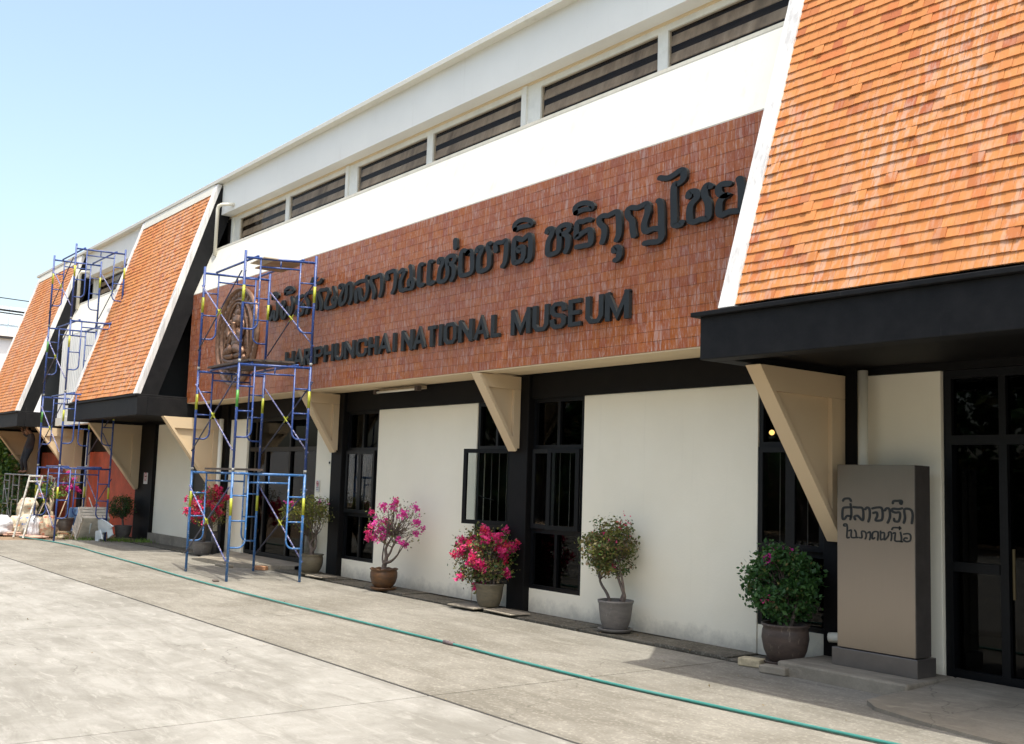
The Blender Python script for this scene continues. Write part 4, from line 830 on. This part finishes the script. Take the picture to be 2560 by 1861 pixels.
# ---------------- stele
ST=thing('steel_pillar_sign','upright brushed steel pillar sign with dark thai lettering beside the glass door','sign',(-5.28,8.18,.115))
zb_=.116
MB().box(-5.695,-4.875,8.025,8.31,zb_,zb_+.150).build('plinth',simple('plinth_metal',(.20,.18,.165),.42,.1,6,metal=.7),ST,bevel=.004)
MB().box(-5.655,-4.905,8.05,8.19,zb_+.157,1.86).build('front_panel',STEEL,ST,bevel=.003)
MB().box(-5.655,-4.905,8.196,8.29,zb_+.157,1.858).build('rear_panel',DSTEEL,ST,bevel=.003)
MB().box(-4.904,-4.899,8.052,8.188,zb_+.16,1.857).build('side_trim',DSTEEL,ST)
tt=holder('thai_lettering',ST)
for S,wx,wz in ((STELE1,.021,.020),(STELE2,.014,.014)):
    for s in S:
        m=MB();ribbon(m,s,wx,wz,8.046,.005);m.build('letter',LETTER,tt)
# ---------------- hose
hp=[(-26.2,6.02),(-25.43,6.14),(-24.2,6.28),(-22.7,6.34),(-21.4,6.28),(-20.18,6.22),(-18,6.14),(-16,6.03),(-14.04,5.98),(-12,5.97),(-9.59,6.0),(-8.62,6.02),(-7.5,5.99),(-6.41,6.01),(-5.29,6.10),(-4.03,6.22),(-3.0,6.3),(-1.5,6.3)]
HOSE=simple('hose_rubber',(.035,.185,.155),.45,.12,3,stain=(.08,.24,.21),st=(.5,.7))
pp=smooth_path([(a,b,.014+.002*math.sin(a*3)) for a,b in hp],8)
ho=thing('garden_hose','long green garden hose lying across the concrete yard','hose',(-10,6,0))
MB().tube(pp,.0125,8).build('tube',HOSE,ho,smooth=True)
MB().tube([(-8.78,6.015,.016),(-8.70,6.017,.016),(-8.62,6.02,.016)],.021,10).build('coupling',simple('coupling_grey',(.13,.10,.10),.6,.3,40),ho,smooth=True)
# ---------------- fittings
fl=thing('fluorescent_fitting','long unlit tube light fixed under the sign band soffit','lamp',(-13.4,8.25,2.98))
MB().box(-14.15,-12.85,8.24,8.33,2.93,2.979).build('housing',simple('lamp_housing',(.34,.27,.18),.6,.3,12),fl,bevel=.006)
MB().tube([(-14.05,8.20,2.925),(-12.95,8.20,2.925)],.017,10).build('tube',simple('tube_glass',(.78,.76,.68),.3,.03,5),fl,smooth=True)
MB().box(-14.12,-14.06,8.17,8.24,2.90,2.97).box(-12.94,-12.86,8.17,8.24,2.90,2.97).build('holder',DKWOOD,fl)
def notice(x,z,y,label,w=.2,h=.28):
    t=thing('notice',label,'notice',(x,y,z))
    MB().box(x-w/2,x+w/2,y-.008,y,z-h/2,z+h/2).build('card',simple('card_white',(.62,.61,.58),.6,.04,9),t)
    m=MB();n=20;rr=w*.36;zc=z+h*.16;v=[];f=[]
    for j in range(n):
        q=6.2832*j/n;v+=[(x+rr*math.cos(q),y-.011,zc+rr*math.sin(q)),(x+rr*.78*math.cos(q),y-.011,zc+rr*.78*math.sin(q))]
    for j in range(n): a=2*j;b=2*((j+1)%n);f.append((a,b,b+1,a+1))
    m.add(v,f);c=rr*.62;m.add([(x-c,y-.012,zc+c+.012),(x-c+.012,y-.012,zc+c+.02),(x+c,y-.012,zc-c),(x+c-.014,y-.012,zc-c-.012)],[(0,3,2,1)])
    m.build('ban_ring',simple('sign_red',(.5,.04,.04),.6),t)
    MB().box(x-c,x+c*.8,y-.0105,y-.0085,zc-.008,zc+.012).box(x+c*.8,x+c,y-.0105,y-.0085,zc-.008,zc+.03).build('cigarette',LETTER,t)
    m=MB()
    for k in range(2): m.box(x-w*.35,x+w*.35,y-.0105,y-.0085,z-h*.36+k*.035,z-h*.36+k*.035+.014)
    m.build('caption_bar',simple('ink_grey',(.25,.25,.26),.7),t);return t
notice(-24.87,1.44,8.375,'white no-smoking notice on the wide black pillar at the left',.26,.26)
notice(-16.34,1.45,8.452,'small no-smoking notice on the white strip right of the far door',.13,.2)
dv=thing('wall_box','small pale switch box fixed to the white strip beside the pillar','switch box',(-15.80,8.4,1.84));MB().box(-15.90,-15.79,8.40,8.455,1.80,1.88).build('case',PIPE,dv,bevel=.008);MB().tube([(-15.85,8.398,1.845),(-15.85,8.385,1.845)],.018,10).build('button',FRAME,dv)
def emis(name,c,s):
    k=NB(name);k.b.inputs['Base Color'].default_value=(0,0,0,1);k.b.inputs['Emission Color'].default_value=(*c,1);k.b.inputs['Emission Strength'].default_value=s;return k.m
for (x,z,c,s,lb,r) in ((-7.55,2.54,(.9,.95,1),9,'white glowing bulb inside, behind the right-hand window',.035),(-7.53,2.26,(1,.45,.12),12,'orange glowing bulb inside, behind the right-hand window',.032)):
    t=thing('ceiling_bulb',lb,'lamp',(x,9.5,z));MB().lathe([(0,z-r),(r*.7,z-r*.7),(r,z),(r*.7,z+r*.7),(0,z+r)],x,9.5,16).build('globe',emis('glow_'+lb.split()[0],c,s),t,smooth=True);MB().tube([(x,9.5,z+r),(x,9.5,3.0)],.006,6).build('cord',FRAME,t)
# ---------------- rubble corner at the far left
def sack(label,x,y,z,w,d,h,mat,yaw=0,tie=True,lean=0):
    n1,n2=22,14;v=[];f=[];sd=R.uniform(0,50)
    for i in range(n2+1):
        a=i/n2;zz=h*a
        if a<.12: k=.80+.2*(a/.12)
        elif a<.62: k=1.0-.04*math.sin((a-.12)*6)
        else: k=max(.18,1-((a-.62)/.38)**1.3*(.78 if tie else .45))
        for j in range(n1):
            q=6.2832*j/n1;cx_=abs(math.cos(q))**.7*math.copysign(1,math.cos(q));sy=abs(math.sin(q))**.7*math.copysign(1,math.sin(q))
            nn=noise.noise(Vector((cx_*1.5+sd,sy*1.5,a*3)))*.26+.12*noise.noise(Vector((cx_*5+sd,sy*5,a*9)))
            kk=k*(1+nn+ (.08*math.sin(q*7) if a>.7 else 0));px,py=cx_*w/2*kk,sy*d/2*kk
            v.append((px*math.cos(yaw)-py*math.sin(yaw)+lean*a,px*math.sin(yaw)+py*math.cos(yaw),zz))
    for i in range(n2):
        for j in range(n1): a=i*n1+j;b=i*n1+(j+1)%n1;f.append((a,b,b+n1,a+n1))
    f.append(tuple(range(n1))[::-1]);f.append(tuple(n2*n1+j for j in range(n1)))
    o=MB().add(v,f).build('rubble_sack',mat,smooth=True);o.location=(x,y,z);return tag(o,label,'sack')
def sackm(name,base,ink,sc_=3.2,th=.60):
    k=NB(name);p=k.pos();n=k.noise(p,9,4);c=k.mix(k.ramp(n,.3,.7),base,tuple(x*.8 for x in base));i=k.noise(k.pos((1,1,1.4)),sc_*2.4,3,.5);fine=k.noise(p,26,3,.7)
    mk=k.math('MULTIPLY',k.ramp(i,th,th+.03),k.ramp(fine,.42,.5));c=k.mix(k.math('MULTIPLY',mk,.8),c,ink);k.bump(k.noise(p,14,5,.7),.7,.03);return k.fin(c,.7,spec=.3)
SK1=sackm('sack_red_print',(.62,.54,.40),(.62,.14,.05));SK2=sackm('sack_blue_print',(.60,.53,.40),(.05,.18,.50),3.4,.56);SKW=sackm('sack_white',(.66,.67,.70),(.55,.56,.6));SK3=sackm('sack_tan',(.55,.46,.32),(.60,.12,.06),3.0,.57)
sack('biggest cream rubble sack standing upright on the pile',-27.75,6.50,.36,.50,.40,.50,SK1,.3,False)
sack('cream sack with red print at the foot of the sack pile',-27.85,6.30,0,.42,.38,.42,SK1,.1,False)
sack('cream sack with blue print, right of the pile foot',-27.3,6.46,0,.44,.36,.48,SK2,.5,False)
sack('tan sack slumped behind the far scaffold foot',-26.9,6.55,0,.34,.34,.44,SK3,.2,False)
sack('cream sack with large red letters at the scaffold post',-26.35,6.66,0,.46,.36,.50,SK3,.0,False)
sack('small tied white plastic bag standing between the sacks',-26.55,6.40,0,.30,.28,.48,SKW,.0,True)
sack('white plastic sheet bundle lying on the big sack',-28.15,6.56,.42,.30,.34,.44,SKW,.8,True,.12)
sack('plump white sack at the far left edge',-27.3,5.78,0,.62,.52,.46,SKW,.4,False)
sack('collapsed half empty cream sack between the white sack and the pile',-27.6,5.95,0,.5,.42,.26,SK1,.5,False)
sack('small grey bag tucked behind the white sack at the left edge',-27.9,6.08,0,.34,.3,.40,simple('sack_grey',(.30,.31,.33),.7,.2,8,bump=.6),.2,True)
for i,(x0,y0,x1,y1,h,lb) in enumerate(((-26.9,6.9,-27.1,7.3,1.1,'thin batten leaning among the sacks and shrubs'),(-26.2,7.15,-26.5,7.5,.95,'greyish batten propped beside the tilted crate'),(-28.9,6.9,-28.7,7.3,1.2,'long pale stick leaning at the grey frame'))):
    tag(MB().tube([(x0,y0,0),(x1,y1,h)],.016,4).build('batten',(WOOD,ALU,PLY2)[i]),lb,'batten')
# sprayed red letters on one sack
m=MB()
# boards under the pile
for i,(x,y,s,lb) in enumerate(((-27.35,6.0,(.9,.35,.035),'lowest pinkish tile stack under the sacks'),(-27.3,6.02,(.8,.32,.035),'second pinkish tile stack under the sacks'),(-26.2,6.3,(.8,.4,.04),'broken pinkish tiles beside the scaffold foot'))):
    brick(x,y,.1*i,s,simple('pink_tile%d'%i,(.52,.33,.25),.8,.3,9),lb,z=.0+(.037 if i==1 else 0),cat='tile stack',name='tile_stack')
# ladder
def ladder():
    t=thing('aluminium_ladder','short old grey ladder leaning on the sacks and grey frame','ladder',(-26.05,5.95,0));F=[Vector((-26.2,5.89,0)),Vector((-25.92,6.03,0))];Tp=[Vector((-26.62,6.24,1.42)),Vector((-26.35,6.46,1.43))]
    for a,b in zip(F,Tp): MB().tube([a,b],.026,4).build('rail',ALU,t)
    for s in (.985,.90): MB().tube([F[0].lerp(Tp[0],s),F[1].lerp(Tp[1],s)],.02,4).build('rung',ALU,t)
ladder()
def gframe():
    t=thing('grey_frame_stand','grey metal scaffold frame standing among the shrubs','frame',(-31,7.2,0));y=7.1;x0,x1=-33.2,-28.1;z=1.40
    m=MB();m.tube([(x0,y,z),(x1,y,z)],.02,8);m.build('top_rail',GREYM,t)
    for xx in (x0,x0+.62,x0+1.05,x0+1.75,x1): MB().tube([(xx,y,0),(xx,y,z)],.019,8).build('post',GREYM,t)
    for a,b,zz in ((x0,x0+.62,.98),(x0,x0+.62,.56),(x0+1.05,x0+1.75,1.10),(x0+1.05,x0+1.75,.7),(x0,x0+.62,1.22),(x0,x0+.62,.2)): MB().tube([(a,y,zz),(b,y,zz)],.012,6).build('rung',GREYM,t)
    MB().tube([(x0+.1,y-.04,1.2),(x0+1.2,y-.04,.1)],.012,6).build('brace',GREYM,t)
    MB().tube([(-28.0,7.0,0.35),(-28.0,7.0,1.36),(-27.4,7.0,1.36),(-27.4,7.0,.95)],.018,6).build('hook_bar',ALU,t)
gframe()
br=thing('blue_barrel','upright blue plastic barrel with a pipe above it','barrel',(-28.25,7.85,0));MB().lathe([(0,0),(.24,.0),(.25,.03),(.235,.06),(.235,.30),(.245,.32),(.235,.34),(.23,.60),(.20,.62),(0,.625)],-28.25,7.85,24).build('body',simple('barrel_blue',(.055,.13,.27),.5,.15,5),br,smooth=True);MB().lathe([(.24,.0),(.27,.015),(.255,.05),(.245,.045)],-28.25,7.85,24).build('rim',simple('barrel_rim',(.5,.52,.55),.5),br,smooth=True)
def crate():
    t=thing('wooden_crate','tilted weathered crate with slatted side leaning near the red wall','crate',(-25.75,7.35,0));Rm=Matrix.Rotation(math.radians(40),4,'Y');org=Vector((-25.72,7.35,.12))
    def pc(nm,mt,x0,x1,y0,y1,z0,z1):
        m=MB().box(x0,x1,y0,y1,z0,z1);m.v=[tuple(org+Rm@Vector(q)) for q in m.v];m.build(nm,mt,t,bevel=.004)
    W2=simple('crate_pale',(.55,.50,.42),.8,.2,8)
    pc('side_panel',WOOD,-.02,.36,-.30,-.28,.12,.78);pc('side_panel',WOOD,-.02,.36,.26,.28,.12,.78);pc('bottom_panel',W2,-.04,-.02,-.30,.28,.12,.78);pc('back_panel',W2,.36,.38,-.30,.28,.12,.82)
    for i in range(4): pc('slat',W2,-.02+.095*i,.055+.095*i,-.325,-.302,.10,.80)
    for i in range(4): pc('lid_slat',W2,-.02+.098*i,.062+.098*i,-.30,.28,.782,.80)
    pc('rail',W2,-.06,.42,-.34,-.327,.70,.76);pc('rail',W2,-.06,.42,-.34,-.327,.14,.20)
    MB().box(-26.02,-25.85,7.25,7.31,0,.55).build('leg_board',WOOD,t);MB().box(-25.80,-25.68,7.22,7.28,0,.52).build('leg_board',WOOD,t)
    MB().tube([(-25.5,7.3,.95),(-24.95,7.3,.58)],.014,4).build('stick',W2,t)
crate()
def chair():
    t=thing('plastic_chair','white plastic chair lying tipped on its side near the black pillar','chair',(-24.75,7.5,0));W3=simple('chair_white',(.60,.66,.68),.5,.06,6,stain=(.4,.42,.42),st=(.6,.85))
    def pc(nm,P_,d=.03):
        v=[Vector(q) for q in P_];n=(v[1]-v[0]).cross(v[2]-v[0]).normalized()*d;k=len(v);vv=v+[q+n for q in v]
        MB().add(vv,[tuple(range(k))[::-1],tuple(range(k,2*k))]+[(i,(i+1)%k,k+(i+1)%k,k+i) for i in range(k)]).build(nm,W3,t,bevel=.006)
    pc('backrest',[(-24.85,7.35,.30),(-24.72,7.30,.47),(-24.5,7.30,.50),(-24.25,7.35,.45),(-24.0,7.42,.36),(-24.35,7.40,.22),(-24.8,7.38,.16)])
    pc('seat',[(-25.2,7.50,.02),(-25.0,7.42,.33),(-24.8,7.36,.42),(-24.62,7.40,.10),(-24.7,7.5,.0)])
    pc('leg',[(-24.75,7.28,0),(-24.70,7.26,.22),(-24.42,7.27,.26),(-24.30,7.30,.06),(-24.55,7.3,.05),(-24.57,7.29,0)]);pc('leg',[(-24.3,7.42,.08),(-24.32,7.40,.24),(-24.12,7.42,.33),(-24.08,7.45,.17)])
    pc('armrest',[(-25.25,7.24,.14),(-25.02,7.22,.36),(-24.98,7.25,.37),(-25.2,7.28,.13)],.02)
chair()
for i,(x,y,s,lb,mt) in enumerate(((-26.25,7.0,(.26,.16,.09),'brick lump in the rubble left of the crate',WOODB),(-25.95,6.9,(.2,.16,.07),'pale stone lump beneath the crate',PALEB2),(-25.7,6.75,(.15,.12,.05),'small pale stone at the pavement edge by the far scaffold',PALEB2))): brick(x,y,i*.7,s,mt,lb,cat='stone',name='rubble_stone')
# grass tufts and leaf litter
m=MB()
for i in range(900):
    x,y=R.choice(((-26.6,7.05),(-25.3,7.2),(-24.7,7.75),(-24.2,8.2)));x+=R.gauss(0,.22);y+=R.gauss(0,.14);h=R.uniform(.03,.11);a=R.uniform(0,6.28);dx,dy=math.cos(a)*.008,math.sin(a)*.008;l=R.gauss(0,.03)
    m.add([(x-dx,y-dy,-.02),(x+dx,y+dy,-.02),(x+l,y+R.gauss(0,.03),h)],[(0,1,2)],R.random())
o=m.build('grass',LBR,kind='stuff');o['label']='small grass tufts at the pavement edge by the rubble';o['category']='grass'
m=MB()
for i in range(260):
    x=R.uniform(-24,-1);y=R.choice((R.uniform(7.85,8.3),R.uniform(4.6,7.8),R.gauss(4.5,.03),R.uniform(1.5,4.5)));s=R.uniform(.004,.012)
    if y<8.4: blob_=(x,y);leafquad(m,(x,y,.012 if y<7.86 else .03),s*2.6,R.random(),3)
o=m.build('leaf_litter',leafm('dry_leaf',[(.12,.08,.04),(.25,.17,.07),(.07,.05,.03),(.35,.28,.15)],.1),kind='stuff');o['label']='scattered dry leaf bits over the yard';o['category']='leaf litter'
# ---------------- worker
def person():
    t=thing('person','person in dark clothes standing on the grey frame, bent under the left canopy','person',(-31.7,7.3,1.42))
    bx,by,bz=-31.75,7.25,1.44
    V={'pel':(.30,.05,.66),'sp':(.38,.05,.84),'ch':(.46,.05,1.0),'nk':(.47,.0,1.10),'hd':(.45,-.06,1.18),
       'lh':(.22,-.02,.62),'lk':(.12,-.08,.34),'la':(-.02,-.02,.07),'lt':(-.12,-.10,.03),'rh':(.38,.02,.62),'rk':(.42,-.08,.34),'ra':(.36,.0,.07),'rt':(.32,-.12,.03),
       'ls':(.32,.04,1.02),'le':(.16,-.06,1.06),'lw':(.06,-.12,1.17),'rs':(.60,.04,1.02),'re':(.70,-.04,1.12),'rw':(.62,-.12,1.2)}
    rad={'pel':.12,'sp':.115,'ch':.13,'nk':.05,'hd':.055,'lh':.085,'lk':.06,'la':.038,'lt':.03,'rh':.085,'rk':.06,'ra':.038,'rt':.03,'ls':.06,'le':.042,'lw':.03,'rs':.06,'re':.042,'rw':.03}
    E=[('pel','sp'),('sp','ch'),('ch','nk'),('nk','hd'),('pel','lh'),('lh','lk'),('lk','la'),('la','lt'),('pel','rh'),('rh','rk'),('rk','ra'),('ra','rt'),('ch','ls'),('ls','le'),('le','lw'),('ch','rs'),('rs','re'),('re','rw')]
    ks=list(V);me=bpy.data.meshes.new('body');me.from_pydata([(bx+V[k][0],by+V[k][1],bz+V[k][2]) for k in ks],[(ks.index(a),ks.index(b)) for a,b in E],[])
    o=bpy.data.objects.new('body',me);col.objects.link(o);par(o,t)
    o.modifiers.new('skin','SKIN');sv=me.skin_vertices[0].data
    for i,k in enumerate(ks): sv[i].radius=(rad[k],rad[k])
    sv[0].use_root=True;s=o.modifiers.new('sub','SUBSURF');s.levels=2;s.render_levels=2
    kk=NB('work_clothes');p=kk.pos();n=kk.noise(p,8,4);c=kk.mix(kk.ramp(n,.35,.7),(.012,.016,.022),(.02,.026,.034))
    sx=kk.n('ShaderNodeSeparateXYZ');kk.l(p,sx.inputs[0]);c=kk.mix(kk.ramp(sx.outputs[2],2.12,2.13),c,(.03,.025,.03));c=kk.mix(kk.ramp(sx.outputs[2],1.52,1.53,1,0),c,(.20,.11,.07));c=kk.mix(kk.ramp(sx.outputs[2],2.53,2.54),c,(.22,.12,.08));me.materials.append(kk.fin(c,.85))
    # head with features and hair
    hx,hy,hz=bx+.45,by-.08,bz+1.17
    SKIN=simple('skin',(.22,.12,.08),.6);h=MB();h.lathe([(0,hz-.11),(.045,hz-.09),(.07,hz-.03),(.078,hz+.03),(.06,hz+.08),(0,hz+.10)],hx,hy,14);h.tube([(hx,hy-.07,hz+.01),(hx,hy-.095,hz-.02)],.012,6);h.tube([(hx-.078,hy,hz),(hx-.09,hy,hz)],.018,6);h.tube([(hx+.078,hy,hz),(hx+.09,hy,hz)],.018,6);h.build('head',SKIN,t,smooth=True)
    MB().lathe([(.082,hz+.02),(.085,hz+.05),(.068,hz+.09),(0,hz+.112)],hx,hy+.01,14).build('hair',simple('hair_black',(.01,.01,.01),.6),t,smooth=True)
    for sx_,hn in ((-1,V['lw']),(1,V['rw'])):
        m=MB();w0=Vector((bx+hn[0],by+hn[1],bz+hn[2]));m.tube([w0,w0+Vector((0,-.01,.06))],[.028,.034],8)
        for q in range(4): b0=w0+Vector((-.024+.016*q,-.01,.055));m.tube([b0,b0+Vector((0,-.01,.035)),b0+Vector((0,-.03,.055+.006*(q in (1,2)))) ],[.009,.008,.006],6)
        m.tube([w0+Vector((.028*sx_,-.01,.02)),w0+Vector((.05*sx_,-.03,.045))],[.010,.007],6);m.build('hand',SKIN,t,smooth=True)
person()
# ---------------- distance
FB=plaster('far_wall',(.72,.74,.76),(.5,.5,.5));fb=thing('far_building','white walled building with rusty roof edge far behind the left end','building',(-62,16,0))
MB().box(-70,-60,8,40,0,8.35).build('wall',FB,fb);MB().box(-70.2,-59.7,7.8,40.2,8.45,8.62).build('roof_edge',simple('rusty_white',(.74,.73,.72),.6,.1,2,stain=(.40,.24,.15),st=(.52,.62)),fb);MB().box(-70.1,-59.8,7.9,40.1,8.352,8.44).build('dark_edge_board',simple('edge_grey',(.12,.12,.13),.7),fb)  # dark grey board between the far wall and its roof edge
MB().box(-60.1,-60,-20,7.9,0,3.2).build('low_wall',FB,fb)
f2=thing('pale_shed','tall pale blue metal clad building hazy behind the white one','building',(-90,20,0));MB().box(-100,-85,14,60,0,13.6).build('wall',simple('pale_cladding',(.62,.72,.78),.6,.02,1),f2)
m=MB()
for zz in (11.2,12.2): m.box(-84.99,-84.96,14,60,zz,zz+.05)
for yy in (17.5,22,27): m.box(-84.99,-84.96,yy,yy+.06,0,13.6)
m.build('cladding_joint',simple('joint_blue',(.52,.62,.69),.6),f2)
for i,(z,r,lb) in enumerate(((8.95,.022,'upper thin black overhead cable at the far left'),(8.42,.045,'thick twisted overhead cable below the thin one'),(8.30,.03,'lowest overhead cable, close under the thick one'))):
    P_=[(-50,y,z+((y-18)/22)**2*.6-.02) for y in range(-4,41,3)];o=MB().tube(P_,r,6).build('overhead_cable',FRAME,smooth=True);tag(o,lb,'cable','overhead cables')
